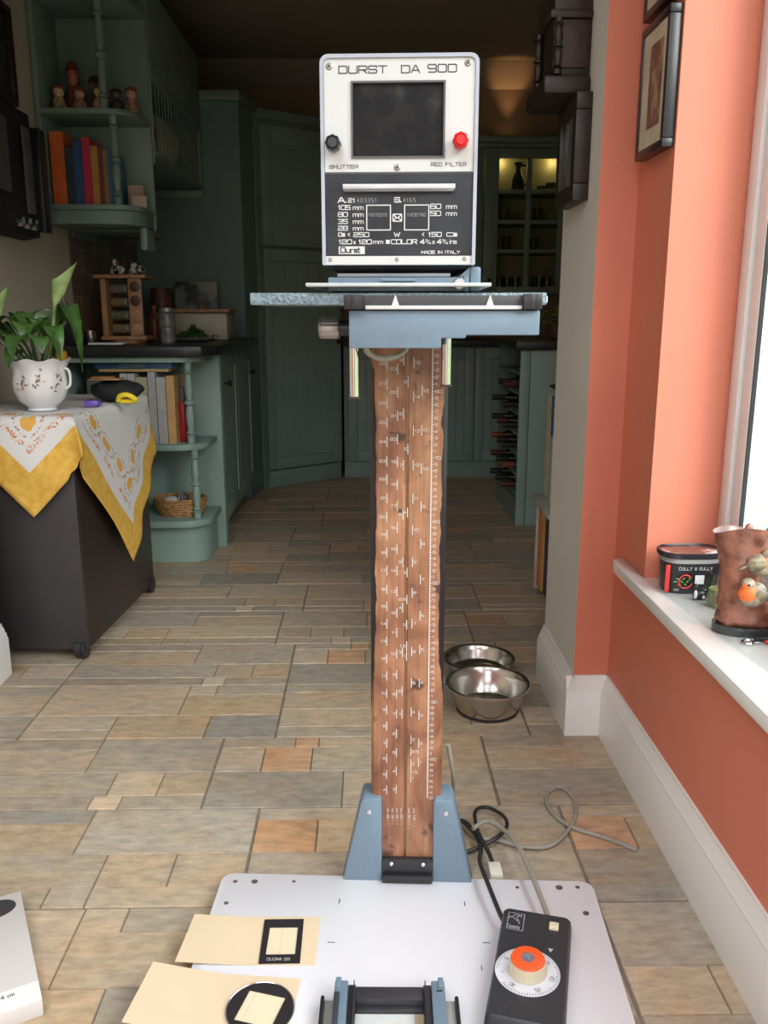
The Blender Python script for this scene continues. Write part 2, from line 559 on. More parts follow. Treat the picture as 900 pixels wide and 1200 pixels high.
for row in range(-9, 14):
    yt = 1.321 + TH * (row + 1)       # far edge
    off = [-.358, -.233, -.358, -.233][row % 4] + (.06 if row % 3 == 1 else 0)
    if row == 1:
        off = -.358
    if row in (0, 2):
        off = -.233
    for k in range(-4, 4):
        x0 = off + TW * k
        if x0 > 1.9 or x0 + TW < -2.3:
            continue
        V = VS[{(1, -1): 0, (1, 0): 1, (0, -1): 2, (0, 0): 3, (-1, -1): 4}.get((row, k), rnd.randrange(5))]
        flip = rnd.random() < .5 and row not in (0, 1)
        near = 0.6 < yt <= 3.25 and x0 < .75 and x0 + TW > -1.35 and not (yt < 1.9 and x0 > .5) and not (yt < 1.3 and (x0 > .35))
        for (u0, v0, u1, v1, ci) in V:
            if flip:
                u0, u1 = 1 - u1, 1 - u0
            g = .0011
            gl = .0026
            a = x0 + u0 * TW + (gl if u0 < .001 else g)
            b = x0 + u1 * TW - (gl if u1 > .999 else g)
            y1_ = yt - v0 * TH - (gl if v0 < .001 else g)
            y0_ = yt - v1 * TH + (gl if v1 > .999 else g)
            a, b = max(a, -2.35), min(b, 1.95)
            if y1_ < 1.96:
                b = min(b, .6)
            b = min(b, 1.6 if y0_ > 3.1 else 1.0)
            if b - a < .01:
                continue
            col = stone_col(ci)
            h = rnd.uniform(-.0008, .0006)
            hide = (x0 < -.3 < x0 + 0 and False)
            under = a > -.24 and b < .36 and y1_ < 1.34 and y0_ > .82
            vis = near and not under and not (a > .58 and y1_ < 1.95) and not (b < -1.3)
            if vis and nstone < 299:
                mb = MB()
                bm = mb.bm
                e_ = .0012
                T = [bm.verts.new(p) for p in ((a + e_, y0_ + e_, h), (b - e_, y0_ + e_, h), (b - e_, y1_ - e_, h), (a + e_, y1_ - e_, h))]
                B = [bm.verts.new(p) for p in ((a, y0_, -.004), (b, y0_, -.004), (b, y1_, -.004), (a, y1_, -.004))]
                bm.faces.new(T)
                for i in range(4):
                    bm.faces.new((B[i], B[(i + 1) % 4], T[(i + 1) % 4], T[i]))
                o = mb.build('stone_tile', stone_m, fl, smooth=False)
                o.color = (*col, 1)
                nstone += 1
            else:
                T = [farbm.verts.new(p) for p in ((a, y0_, h), (b, y0_, h), (b, y1_, h), (a, y1_, h))]
                B = [farbm.verts.new(p) for p in ((a, y0_, -.004), (b, y0_, -.004), (b, y1_, -.004), (a, y1_, -.004))]
                fs = [farbm.faces.new(T)]
                for i in range(4):
                    fs.append(farbm.faces.new((B[i], B[(i + 1) % 4], T[(i + 1) % 4], T[i])))
                for f in fs:
                    for l in f.loops:
                        l[fcl] = (*col, 1)
me = bpy.data.meshes.new('distant_stone_tiles')
farbm.to_mesh(me)
farbm.free()
me.materials.append(stone_far)
fo = bpy.data.objects.new('distant_stone_tiles', me)
C.objects.link(fo)
fo.parent = fl
fo.matrix_parent_inverse = MW[fl].inverted()
fo['kind'] = 'stuff'

# ------------------------------------------------------------------ walls
struct('ceiling', MB().box(-2.5, .83, .40, 1.953, 2.6, 2.7).box(-2.5, 1.02, 1.953, 3.4, 2.6, 2.7).box(-1.34, 1.62, 3.4, 6.15, 2.6, 2.7).box(-2.5, .83, -1.8, -1.30, 2.6, 2.7).box(-2.5, -1.70, -1.30, .40, 2.6, 2.7).box(.30, .83, -1.30, .40, 2.6, 2.7), ceil_m)  # opening left in the ceiling for the added rooflight


def two_tone(mb):
    """inner face of the opening is white, the room side terracotta"""
    mb.bm.normal_update()
    for f in mb.bm.faces:
        f.material_index = 1 if abs(f.normal.x) > .7 or f.normal.y > .7 or f.normal.z < -.7 else 0
    return mb


struct('wall_partition_right', two_tone(MB().box(.505, .84, 1.954, 2.30, 0, 2.6).box(.84, 1.02, 2.2, 2.30, 0, 2.6)), [orange, white_wall])
struct('wall_partition_left', two_tone(MB().box(-2.4, -1.06, 1.953, 2.34, 0, 2.6)), [white_wall, white_wall])
struct('wall_header', two_tone(MB().box(-1.06, .505, 1.953, 2.30, 1.88, 2.6)), [orange, white_wall])  # out of view, set low to darken the upper kitchen
wr = MB()
wr.box(.59, .83, -1.7, 1.953, 0, .45)
wr.box(.59, .83, 1.735, 1.953, .45, 2.6)
wr.box(.59, .83, -1.7, -.53, .45, 2.6)
wr.box(.59, .83, -.53, 1.735, 2.2, 2.6)
struct('wall_right', wr, orange)
struct('wall_left', MB().box(-2.5, -2.4, -1.7, 2.37, 0, 2.6), cream)
wf = MB()
wf.box(-2.5, -1.25, -1.8, -1.7, 0, 2.6)
wf.box(.25, .83, -1.8, -1.7, 0, 2.6)
wf.box(-1.25, .25, -1.8, -1.7, 2.05, 2.6)
wf.box(-1.25, .25, -1.8, -1.7, 0, .05)
struct('wall_front', wf, orange)
struct('wall_kitchen_left', MB().box(-1.34, -1.24, 2.34, 6.15, 0, 2.6), cream)
struct('wall_back', MB().box(-1.34, 1.62, 6.05, 6.15, 0, 2.6), mat('warm_back_wall', (0.42, 0.33, 0.24), .7, var=.04, scale=3))
struct('wall_kitchen_right', MB().box(1.00, 1.02, 2.301, 3.4, 0, 2.6).box(1.02, 1.62, 3.38, 3.40, 0, 2.6).box(1.60, 1.62, 3.401, 6.15, 0, 2.6), cream)

PROF = [(0, 0), (.02, 0), (.02, .112), (.0165, .118), (.0165, .125), (.012, .131), (.0105, .140), (.006, .146), (.005, .155), (0, .155)]
# skirtings: right of opening (jamb), front face, under the window, left jamb
sk = MB()
sk.prism([(.505 - d, z) for d, z in PROF], 'y', 1.9335, 2.30)
struct('baseboard_jamb_right', sk, gloss_white)
sk = MB()
sk.prism([(1.953 - d, z) for d, z in PROF], 'x', .4852, .59)
struct('baseboard_pier', sk, gloss_white)
sk = MB()
sk.prism([(.59 - d, z) for d, z in PROF], 'y', -1.69, 1.9525)
struct('baseboard_right', sk, gloss_white)
sk = MB()
sk.prism([(-1.06 + d, z) for d, z in PROF], 'y', 1.9525, 2.34)
struct('baseboard_jamb_left', sk, gloss_white)

# window sill (a thick glossy board with rounded nose, its end running past the reveal)
sl = MB()
sl.prism([(.591, 1.734), (.591, 1.885), (.572, 1.885), (.560, 1.872), (.556, 1.85), (.556, -.8), (.80, -.8), (.80, 1.734)], 'z', .447, .475, bev=.006)
tag(sl.build('window_sill', mat('glossy_sill_paint', (0.74, 0.73, 0.70), .13, var=.02, scale=3, coat=.5)), 'long white glossy sill under the bay window', 'windowsill')

# window_1: white frame, sashes, dark gaskets and panes
upvc = mat('white_window_frame', (0.74, 0.74, 0.73), .3, var=.02)
wf1 = struct('window_1', MB().box(.735, .80, 1.692, 1.733, .476, 2.199, .004).box(.735, .80, -.529, -.47, .476, 2.199, .004)
             .box(.735, .80, -.47, 1.692, .476, .53, .004).box(.735, .80, -.47, 1.692, 2.14, 2.199, .004), upvc)
for (y0, y1) in ((.93, 1.690), (.20, .92), (-.46, .19)):
    f = MB()
    f.box(.742, .79, y1 - .04, y1, .535, 2.135, .004).box(.742, .79, y0, y0 + .05, .535, 2.135, .004)
    f.box(.742, .79, y0 + .05, y1 - .04, .535, .59, .004).box(.742, .79, y0 + .05, y1 - .04, 2.08, 2.135, .004)
    fo_ = f.build('window_sash', upvc, wf1)
    g = MB()
    for yy in (y1 - .0435, y0 + .05):
        g.box(.744, .752, yy, yy + .0035, .59, 2.08)
    g.build('gasket', black_mt, fo_)
    MB().box(.764, .768, y0 + .045, y1 - .045, .585, 2.085).build('pane', glass, fo_)
# garden door added out of view behind the photographer, to let light in
dr = struct('added_door_1', MB().box(-1.25, -1.17, -1.78, -1.71, .05, 2.05, .004).box(.17, .25, -1.78, -1.71, .05, 2.05, .004)
            .box(-.55, -.45, -1.78, -1.71, .05, 2.05, .004).box(-1.17, -.55, -1.78, -1.71, 1.97, 2.05).box(-.45, .17, -1.78, -1.71, 1.97, 2.05)
            .box(-1.17, -.55, -1.78, -1.71, .05, .16).box(-.45, .17, -1.78, -1.71, .05, .16), upvc)

# outside the bay window: paving, then grass
struct('patio', MB().box(.84, 5.0, -8, 1.94, -.30, -.22).box(1.04, 5.0, 1.94, 3.37, -.30, -.22).box(1.66, 5.0, 3.37, 14, -.30, -.22), mat('pale_paving', (.30, .295, .27), .8, var=.1, scale=4))
struct('lawn', MB().box(5.0, 30, -20, 30, -.32, -.24).box(.84, 5.0, 14, 30, -.32, -.24), mat('lawn_grass', (.12, .20, .05), .9, var=.3, scale=8))

# kitchen cornice
struct('trim_1', MB().prism([(-1.24, 2.6), (-1.10, 2.6), (-1.12, 2.575), (-1.19, 2.52), (-1.22, 2.47), (-1.24, 2.46)], 'y', 2.371, 6.049), ceil_m)
struct('trim_2', MB().prism([(6.05, 2.6), (5.91, 2.6), (5.93, 2.575), (6.0, 2.52), (6.03, 2.47), (6.05, 2.46)], 'x', -1.1, 1.59), ceil_m)

# wall tiles above the worktop
spl = struct('trim_3', MB().box(-1.239, -1.2375, 3.72, 4.8, .9, 1.40), mat('pale_wall_grout', (.42, .37, .3), .8))
tile_m = mat('brown_wall_tile', (1, 1, 1), .3, objcol=True, var=.12, scale=12)
for i in range(11):
    for j in range(5):
        a = 3.722 + .0985 * i
        b = .902 + .0985 * j
        o = MB().box(-1.2376, -1.2335, a, a + .0955, b, b + .0955, .0008, seg=1).build('wall_tile', tile_m, spl)
        c = rnd.choice([(.22, .13, .08), (.18, .11, .075), (.25, .16, .10), (.15, .10, .07)])
        o.color = (*c, 1)


# ------------------------------------------------------------------ cabinet door builder
def door(parent, org, ang, w, h, boards=4, knob=None, st=.055, m=None, t=.02, name='door'):
    m = m or aqua
    X = Matrix.Translation(org) @ Matrix.Rotation(ang, 4, 'Z')
    mb = MB()
    mb.X = X
    mb.box(0, st, 0, t, 0, h, .002).box(w - st, w, 0, t, 0, h, .002).box(st, w - st, 0, t, 0, st * 1.2, .002).box(st, w - st, 0, t, h - st * 1.2, h, .002)
    mb.box(st - .003, w - st + .003, t * .6, t * .9, st * 1.1, h - st * 1.1)
    d = mb.build(name, m, parent)
    bw = (w - 2 * st) / boards
    for i in range(boards):
        b = MB()
        b.X = X
        b.box(st + bw * i + .0012, st + bw * (i + 1) - .0012, t * .35, t * .62, st * 1.2, h - st * 1.2, .0025, seg=1)
        b.build('board', m, d)
    if knob:
        k = MB()
        k.X = X
        k.lathe([(.005, 0), (.005, .012), (.013, .018), (.015, .026), (.010, .033), (.002, .035)], (knob[0], 0, knob[1]), 12, 'y')
        k.build('knob', mat('dark_bronze', (.05, .045, .04), .4, .6), d)
    return d


def spindle(x, y, z0, z1, r=.016):
    L = z1 - z0
    P = [(r, 0), (r, .08), (r * 1.25, .09), (r * .7, .11), (r * 1.2, .13), (r * .75, .16), (r * 1.15, .33), (r * 1.0, .42), (r * .7, .47), (r * 1.3, .49), (r * 1.3, .52), (r * .7, .54),
         (r * 1.1, .64), (r * 1.0, .75), (r * .7, .85), (r * 1.2, .88), (r * .75, .9), (r, .92), (r, 1)]
    return MB().lathe([(a, z0 + L * b) for a, b in P], (x, y, 0), 12)


def rounded_shelf(x0, x1, y0, y1, z, t=.02, r=.12, n=6):
    pts = [(x0, y0), (x1 - r, y0)]
    for i in range(1, n):
        a = math.pi / 2 * i / n
        pts.append((x1 - r + r * math.sin(a), y0 + r * (1 - math.cos(a))))
    pts += [(x1, y0 + r), (x1, y1), (x0, y1)]
    return MB().prism(pts, 'z', z - t, z, bev=.003)


def book(x0, x1, y0, y1, z0, z1, col, label, group, parent_cat='book', spine='y', title=None):
    """spine towards -y"""
    nm = 'paint_%02x%02x%02x' % tuple(int(c * 255) for c in col)
    m = mat(nm, col, .45, var=.1, scale=30)
    t = thing('book', label, 'book', ((x0 + x1) / 2, (y0 + y1) / 2, z0), 0, group)
    c = .0025
    b = MB()
    b.box(x0, x0 + c, y0, y1, z0, z1).box(x1 - c, x1, y0, y1, z0, z1).box(x0 + c, x1 - c, y0, y0 + c, z0, z1)
    b.build('cover', m, t)
    MB().box(x0 + c, x1 - c, y0 + c, y1 - .004, z0 + .003, z1 - .003).build('pages', mat('paper_pages', (.62, .56, .44), .8), t)
    if title:
        b = MB()
        hgt = min((x1 - x0) * .5, .02)
        b.text(title, ((x0 + x1) / 2 - hgt / 2, y0, z1 - (z1 - z0) * .12), (0, 0, -1), (1, 0, 0), hgt, hgt * .7, hgt * .16)
        b.build('spine_lettering', mat('pale_print', (.6, .58, .5), .5), t, offset=1, smooth=False)
    return t


# ------------------------------------------------------------------ upper corner shelf unit on the left wall
t = thing('wall_shelf_unit', 'green painted open wall shelves with turned posts beside the plate rack', 'shelf', (-1.05, 3.6, 1.36))
MB().box(-1.236, -1.215, 3.46, 3.718, 1.36, 2.30, .002).build('side_panel', aqua_dk, t)
MB().box(-1.215, -.865, 3.70, 3.72, 1.36, 2.30, .002).build('back_panel', aqua_dk, t)
for z in (1.432, 1.772, 2.165):
    rounded_shelf(-1.214, -.866, 3.45, 3.699, z).build('shelf', aqua_dk, t)
rounded_shelf(-1.214, -.872, 3.46, 3.698, 1.411, .05).build('valance', aqua_dk, t)
MB().box(-.90, -.87, 3.56, 3.698, 1.27, 1.359, .01).build('corbel', aqua_dk, t)
spindle(-.985, 3.485, 1.7725, 2.1445).build('turned_post', aqua_dk, t)
spindle(-.955, 3.485, 1.4325, 1.7515).build('turned_post', aqua_dk, t)
G = 'books on the upper left wall shelf'
x = -1.205
for w, h, c, l, ti in ((.052, .265, (.62, .13, .03), 'thick orange ring binder book, leftmost on the upper wall shelf', 'INDEX'),
                       (.030, .21, (.03, .045, .05), 'dark slate book right of the thick orange one on the upper wall shelf', None),
                       (.034, .235, (.035, .08, .22), 'wide blue book on the upper wall shelf', 'A COOK'),
                       (.030, .245, (.52, .03, .07), 'crimson pink book on the upper wall shelf', 'FOOD'),
                       (.026, .215, (.50, .23, .05), 'mustard yellow book right of the pink one on the upper wall shelf', None),
                       (.016, .205, (.16, .05, .03), 'thin maroon book on the upper wall shelf', None),
                       (.016, .20, (.30, .15, .07), 'thin tan book on the upper wall shelf', None),
                       (.022, .195, (.05, .17, .28), 'teal blue book, last before the turned post', None)):
    book(x, x + w, 3.50, 3.66, 1.4325, 1.4325 + h, c, l, G, title=ti if False else None)
    x += w + .0015
b = MB().box(-.945, -.885, 3.60, 3.602, 1.4325, 1.52)
b = b.build('card', mat('pinkish_card', (.45, .32, .26), .7))
tag(b, 'pinkish upright card at the right end of the upper book shelf', 'card')
b = MB().box(-.925, -.868, 3.572, 3.574, 1.4325, 1.476).build('card', mat('cream_card', (.62, .52, .42), .7))
tag(b, 'small cream card in front of the pinkish one', 'card')
# figurines
skin_c = mat('figurine_clay', (.38, .22, .13), .5, var=.5, scale=60)
for i, (x, y, h, c, l) in enumerate(((-1.165, 3.53, .085, (.45, .28, .16), 'pale round faced clay figurine, leftmost on the top wall shelf'),
                                     (-1.13, 3.60, .17, (.30, .07, .04), 'tallest clay figurine with a red hat on the top wall shelf'),
                                     (-1.085, 3.52, .075, (.38, .17, .14), 'small pinkish clay figurine beneath the red hatted one'),
                                     (-1.04, 3.57, .12, (.10, .06, .05), 'dark brown clay figurine behind two small ones'),
                                     (-1.005, 3.51, .08, (.42, .30, .13), 'yellowish faced clay figurine left of the black and white one'),
                                     (-.945, 3.52, .07, (.04, .04, .045), 'small black and white figurine on the top wall shelf'),
                                     (-.90, 3.56, .085, (.36, .17, .12), 'reddish clay figurine, rightmost on the top wall shelf'))):
    tt = thing('figurine', l, 'figurine', (x, y, 1.7722), 0, 'clay figurines on the top wall shelf')
    m = mat('figurine_%d' % i, c, .45, var=.5, scale=70)
    z = 1.7722
    h *= 1.15
    MB().lathe([(.012, z), (.024, z + .004), (.026, z + h * .25), (.018, z + h * .5), (.010, z + h * .58)], (x, y, 0), 14).build('body', m, tt)
    MB().ell((x, y, z + h * .72), (.021, .021, h * .22), 12).build('head', mat('figurine_face_%d' % i, tuple(min(.6, q * 1.35 + .03) for q in c), .4, var=.35, scale=90), tt)
    MB().lathe([(.024, z + h * .82), (.023, z + h * .86), (.015, z + h * .97), (.004, z + h)], (x, y, 0), 12).build('hat', mat('figurine_hat_%d' % i, (c[0] * .6, c[1] * .3, c[2] * .3), .5), tt)

# plate rack
t = thing('plate_rack', 'green painted wooden plate rack with vertical dowels on the left wall', 'plate rack', (-1.05, 4.2, 1.62))
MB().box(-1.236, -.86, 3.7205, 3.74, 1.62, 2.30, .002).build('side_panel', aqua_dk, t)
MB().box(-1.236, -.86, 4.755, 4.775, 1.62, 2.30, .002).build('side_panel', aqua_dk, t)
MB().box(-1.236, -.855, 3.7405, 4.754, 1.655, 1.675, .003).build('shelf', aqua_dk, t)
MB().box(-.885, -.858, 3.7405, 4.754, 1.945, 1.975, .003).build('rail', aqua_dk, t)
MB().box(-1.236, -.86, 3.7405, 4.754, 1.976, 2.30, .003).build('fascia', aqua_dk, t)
mb0 = None
for i in range(17):
    y = 3.78 + .059 * i
    mb0 = MB().cyl((-.872, y, 1.674), (-.872, y, 1.9455), .0030, 8).build('dowel', aqua_dk, t)
MB().box(-1.236, -.95, 3.76, 4.2, 1.36, 1.378, .003).box(-1.236, -1.22, 3.76, 4.2, 1.34, 1.42, .003).build('lower_shelf', aqua_dk, t)
pl_m = mat('cream_plate_glaze', (.50, .45, .30), .2, var=.05, coat=.5)
pl_d = mat('patterned_plate_glaze', (.20, .10, .08), .2, var=.5, scale=50, coat=.5)
pl = None
for i, (y, r, m_, l) in enumerate(((3.80, .115, pl_d, 'dark patterned plate nearest the shelf unit in the plate rack'), (3.87, .118, pl_d, 'second dark patterned plate in the rack'), (3.95, .12, pl_d, 'third dark patterned plate in the rack'),
                                   (4.03, .115, pl_d, 'fourth dark patterned plate, last before the gap in the rack'), (4.30, .13, pl_m, 'cream plate, first of the pale stack in the rack'), (4.335, .132, pl_m, 'second cream plate of the pale stack in the rack'),
                                   (4.37, .133, pl_m, 'third cream plate of the pale stack in the rack'), (4.405, .133, pl_m, 'cream plate at the far end of the pale stack'))):
    p = MB().lathe([(.002, .012), (r * .55, .012), (r * .6, .008), (r, 0), (r * 1.0, .003), (r * .62, .012), (r * .56, .016), (.002, .016)], (0, 0, 0), 28, 'y')
    o = p.build('plate', m_, None, kind='raw')
    o.location = (-1.035, y, 1.676 + r)
    tag(o, l, 'plate', 'plates in the rack')
b = MB().lathe([(.02, 1.3785), (.022, 1.39), (.022, 1.44), (.010, 1.46), (.010, 1.47), (.002, 1.472)], (-1.0, 3.9, 0), 14)
tag(b.build('bottle', mat('dark_bottle_glass', (.03, .035, .02), .15)), 'small dark bottle on the little shelf under the plate rack', 'bottle')
b = MB().lathe([(.02, 1.3785), (.024, 1.385), (.024, 1.42), (.002, 1.425)], (-.985, 3.98, 0), 14)
tag(b.build('jar', mat('amber_jar', (.35, .28, .06), .25)), 'small yellow jar on the little shelf under the plate rack', 'jar')

# tall cupboard and diagonal larder
t = thing('tall_cupboard', 'tall blue-green cupboard with plain side standing behind the left worktop', 'cupboard', (-.95, 4.95, 0))
MB().prism([(-1.236, 4.802), (-.665, 4.802), (-.625, 5.055), (-1.236, 5.055)], 'z', 0.0, 2.10).build('carcass', mat('blue_green_side', (.15, .24, .225), .5, var=.06, scale=4), t)
MB().prism([(-1.236, 4.802), (-.655, 4.78), (-.60, 5.055), (-1.236, 5.055)], 'z', 2.101, 2.15, bev=.004).build('cornice', aqua_dk, t)
t = thing('larder_cupboard', 'diagonal corner larder cupboard with tongue and groove door by the back wall', 'cupboard', (-.5, 5.4, 0))
ang = math.atan2(.33, .43)
MB().prism([(-.60, 5.095), (-.17, 5.425), (-.17, 6.04), (-1.23, 6.04), (-1.23, 5.06), (-.62, 5.06)], 'z', 0.0, 2.08).build('carcass', aqua_dk, t)
MB().prism([(-.615, 5.06), (-.15, 5.395), (-.15, 6.03), (-1.23, 6.03), (-1.23, 5.06)], 'z', 2.081, 2.13, bev=.004).build('cornice', aqua_dk, t)
ux = Vector((.43, .33, 0)).normalized()
nn = Vector((.33, -.43, 0)).normalized()
o_ = Vector((-.60, 5.095, 0)) + nn * .021
door(t, o_ + Vector((0, 0, .11)), ang, .535, 1.28, 5, (.5, .75))
door(t, o_ + Vector((0, 0, 1.41)), ang, .535, .64, 1, st=.075)
X = Matrix.Translation(o_) @ Matrix.Rotation(ang, 4, 'Z')
mb = MB()
mb.X = X
mb.box(0, .53, .004, .02, 0, .10, .003).build('plinth', aqua, t)

# left base run
t = thing('base_cabinet', 'green base cupboard under the left worktop with a knob door facing the aisle', 'cabinet', (-.94, 4.3, 0))
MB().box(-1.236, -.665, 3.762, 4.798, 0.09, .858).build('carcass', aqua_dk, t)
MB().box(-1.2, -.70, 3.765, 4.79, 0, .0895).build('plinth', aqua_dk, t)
door(t, (-.6645 + .02, 3.80, .1), R(90), .48, .75, 5, (.09, .62))
door(t, (-.6645 + .02, 4.29, .1), R(90), .50, .75, 5, (.41, .62))
MB().box(-.664, -.636, 3.764, 3.795, 0, .858, .004).build('corner_post', aqua, t)

t = thing('end_shelf_unit', 'green open end shelves with turned posts under the left worktop', 'shelf', (-.93, 3.6, 0))
MB().box(-1.236, -.637, 3.735, 3.76, 0, .858, .003).build('back_panel', aqua, t)
MB().box(-1.236, -1.21, 3.50, 3.7345, .20, .858, .003).build('side_panel', aqua, t)
rounded_shelf(-1.236, -.665, 3.45, 3.7345, .857, .022).build('top_rail', aqua, t)
rounded_shelf(-1.2095, -.66, 3.45, 3.7345, .505, .024).build('shelf', aqua, t)
rounded_shelf(-1.236, -.655, 3.43, 3.7345, .190, .028).build('bottom_shelf', aqua, t)
mbp = MB()
mbp.prism([(-1.236, 3.49), (-.76, 3.49), (-.72, 3.50), (-.69, 3.53), (-.675, 3.57), (-.675, 3.7345), (-1.236, 3.7345)], 'z', 0, .1615).build('plinth', aqua, t)
spindle(-.715, 3.50, .1905, .4805).build('turned_post', aqua, t)
spindle(-.725, 3.50, .5055, .8345).build('turned_post', aqua, t)

w = MB().prism([(-1.237, 3.42), (-.72, 3.42), (-.655, 3.44), (-.605, 3.50), (-.60, 3.56), (-.60, 4.799), (-1.237, 4.799)], 'z', .86, .90, bev=.006)
tag(w.build('worktop', blackstone), 'black worktop on the left cupboards carrying the spice rack', 'worktop')

# cookery books under the worktop
G = 'cookery books under the left worktop'
x = -1.13
for w_, h, c, l in ((.05, .26, (.10, .10, .09), 'dark book at the far left of the end shelf'), (.045, .25, (.34, .33, .32), 'light grey book left of the pair of white spines, end shelf'), (.03, .24, (.22, .22, .21), 'grey book in the middle of the end shelf'),
                    (.028, .285, (.50, .49, .46), 'first tall white spined book on the end shelf'), (.028, .285, (.48, .46, .44), 'second tall white spined book on the end shelf'),
                    (.046, .27, (.42, .40, .24), 'wide cream and olive book on the end shelf'), (.030, .29, (.40, .40, .38), 'grey white book right of the wide cream one'),
                    (.036, .27, (.43, .42, .40), 'pale grey book next to the tan one'), (.032, .275, (.55, .33, .13), 'tan orange spined book, rightmost of the cookery books')):
    book(x, x + w_, 3.485, 3.69, .5055, .5055 + h, c, l, G, title='THE COOK BOOK' if w_ > .04 and x > -1 else None)
    x += w_ + .003
bt = thing('book', 'slim tan book lying flat on the cookery books', 'book', (-.97, 3.6, .797), 0, 'books lying on the cookery books')
MB().box(-1.08, -.80, 3.49, 3.69, .797, .808, .002).build('cover', mat('tan_cover', (.45, .30, .12), .5), bt)
bt = thing('book', 'blue book lying flat on top under the worktop', 'book', (-.99, 3.6, .8085), 0, 'books lying on the cookery books')
b_ = MB().box(-1.10, -.79, 3.50, 3.70, .8085, .8325, .002)
b_.build('cover', mat('blue_cover', (.03, .10, .20), .4, var=.3), bt)
MB().text('COOKERY', (-1.0, 3.50, .815), (1, 0, 0), (0, 0, 1), .010, .012).build('spine_lettering', mat('pale_print', (.6, .58, .5), .5), bt, offset=1, smooth=False)
bt = thing('bottle', 'red bottle with grey cap standing right of the cookery books', 'bottle', (-.765, 3.56, .5055))
MB().lathe([(.018, .5057), (.021, .51), (.021, .66), (.012, .675)], (-.765, 3.56, 0), 14).build('body', mat('red_bottle', (.38, .02, .03), .3), bt)
MB().lathe([(.013, .675), (.013, .70), (.010, .73), (.003, .735)], (-.765, 3.56, 0), 12).build('cap', mat('grey_cap', (.12, .13, .13), .4), bt)

# wicker basket
t = thing('basket', 'round woven wicker basket on the lowest end shelf', 'basket', (-.80, 3.58, .1902))
wick = mat('wicker', (.40, .21, .08), .6, var=.35, scale=60)
bk = MB()
for k in range(7):
    z = .194 + k * .011
    r = .075 + .008 * k ** .5
    bk.tube([(-.80 + r * 1.15 * math.cos(a), 3.58 + r * .9 * math.sin(a), z + .002 * math.sin(a * 14 + k * math.pi)) for a in [2 * math.pi * i / 40 for i in range(41)]], .006, 6)
bk.build('woven_wall', wick, t)
b_ = MB()
for i in range(24):
    a = 2 * math.pi * i / 24
    b_.cyl((-.80 + .083 * math.cos(a), 3.58 + .066 * math.sin(a), .192), (-.80 + .108 * math.cos(a), 3.58 + .084 * math.sin(a), .268), .003, 5)
b_.build('stakes', wick, t)
MB().lathe([(.001, .191), (.075, .191), (.075, .197), (.001, .198)], (-.80, 3.58, 0), 20).build('base', wick, t)
o = MB().ell((-.84, 3.57, .235), (.045, .04, .035), 16).build('cloth_bundle', mat('white_cloth', (.55, .56, .55), .8))
tag(o, 'white rolled cloth inside the wicker basket', 'cloth')
for i in range(3):
    o = MB().box(-.80 + .012 * i, -.797 + .012 * i, 3.55, 3.62, .205, .285 - .006 * i, .0008).build('leaflet', mat('grey_leaflet', (.3, .32, .33), .6))
    tag(o, ['left', 'middle', 'right'][i] + ' one of three grey leaflets standing in the wicker basket', 'leaflet', 'leaflets in the basket')

# back base cupboards and worktop
t = thing('base_cabinet', 'green tongue and groove base cupboards along the back wall', 'cabinet', (.5, 5.7, 0))
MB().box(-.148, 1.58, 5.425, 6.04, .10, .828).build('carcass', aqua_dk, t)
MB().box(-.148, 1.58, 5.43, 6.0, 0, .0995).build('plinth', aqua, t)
for i in range(4):
    door(t, (-.12 + i * .40, 5.404, .105), 0, .39, .715, 5, (.33 if i % 2 == 0 else .06, .62))
tag(MB().box(-.145, 1.58, 5.37, 6.04, .83, .87, .005).build('worktop', blackstone), 'black worktop along the back wall', 'worktop')

# glazed wall cupboard
t = thing('glazed_cupboard', 'green glazed wall cupboard with small panes behind the enlarger head', 'cupboard', (1.0, 5.9, 1.15))
inner = mat('cupboard_lining', (.45, .40, .22), .6)
MB().box(.54, .56, 5.76, 6.04, 1.152, 2.05).box(.56, 1.56, 6.02, 6.04, 1.152, 2.05).box(1.54, 1.56, 5.76, 6.02, 1.152, 2.05).box(.56, 1.54, 5.76, 6.02, 1.152, 1.17).box(.56, 1.54, 5.76, 6.02, 2.03, 2.05)\
    .box(.71, .73, 5.765, 6.02, 1.17, 2.03).build('carcass', aqua_dk, t)
MB().box(.73, 1.32, 6.012, 6.0195, 1.17, 2.03).build('lining', inner, t)
MB().box(.50, 1.58, 5.735, 6.045, 2.051, 2.075, .004).box(.48, 1.58, 5.71, 6.045, 2.076, 2.115, .008).build('cornice', aqua, t)
MB().box(.54, .745, 5.738, 5.7595, 1.152, 2.05, .002).build('stile', aqua, t)
MB().box(1.30, 1.56, 5.738, 5.7595, 1.152, 2.05, .002).build('stile', aqua, t)
rows = [(1.20, 1.41), (1.435, 1.59), (1.615, 1.775), (1.80, 1.985)]
cols = [(.84, 1.015), (1.05, 1.225)]
d = MB()
d.box(.75, .84, 5.73, 5.757, 1.155, 2.045, .003).box(1.225, 1.295, 5.73, 5.757, 1.155, 2.045, .003).box(1.015, 1.05, 5.732, 5.757, 1.20, 1.985, .004)
d.box(.84, 1.225, 5.73, 5.757, 1.155, 1.20, .003).box(.84, 1.225, 5.73, 5.757, 1.985, 2.045, .003)
for (a, b) in ((1.41, 1.435), (1.59, 1.615), (1.775, 1.80)):
    d.box(.84, 1.015, 5.732, 5.757, a, b, .004).box(1.05, 1.225, 5.732, 5.757, a, b, .004)
dd = d.build('door', aqua, t)
for r_ in rows:
    for c_ in cols:
        MB().box(c_[0] - .004, c_[1] + .004, 5.744, 5.746, r_[0] - .004, r_[1] + .004).build('pane', glass, dd)
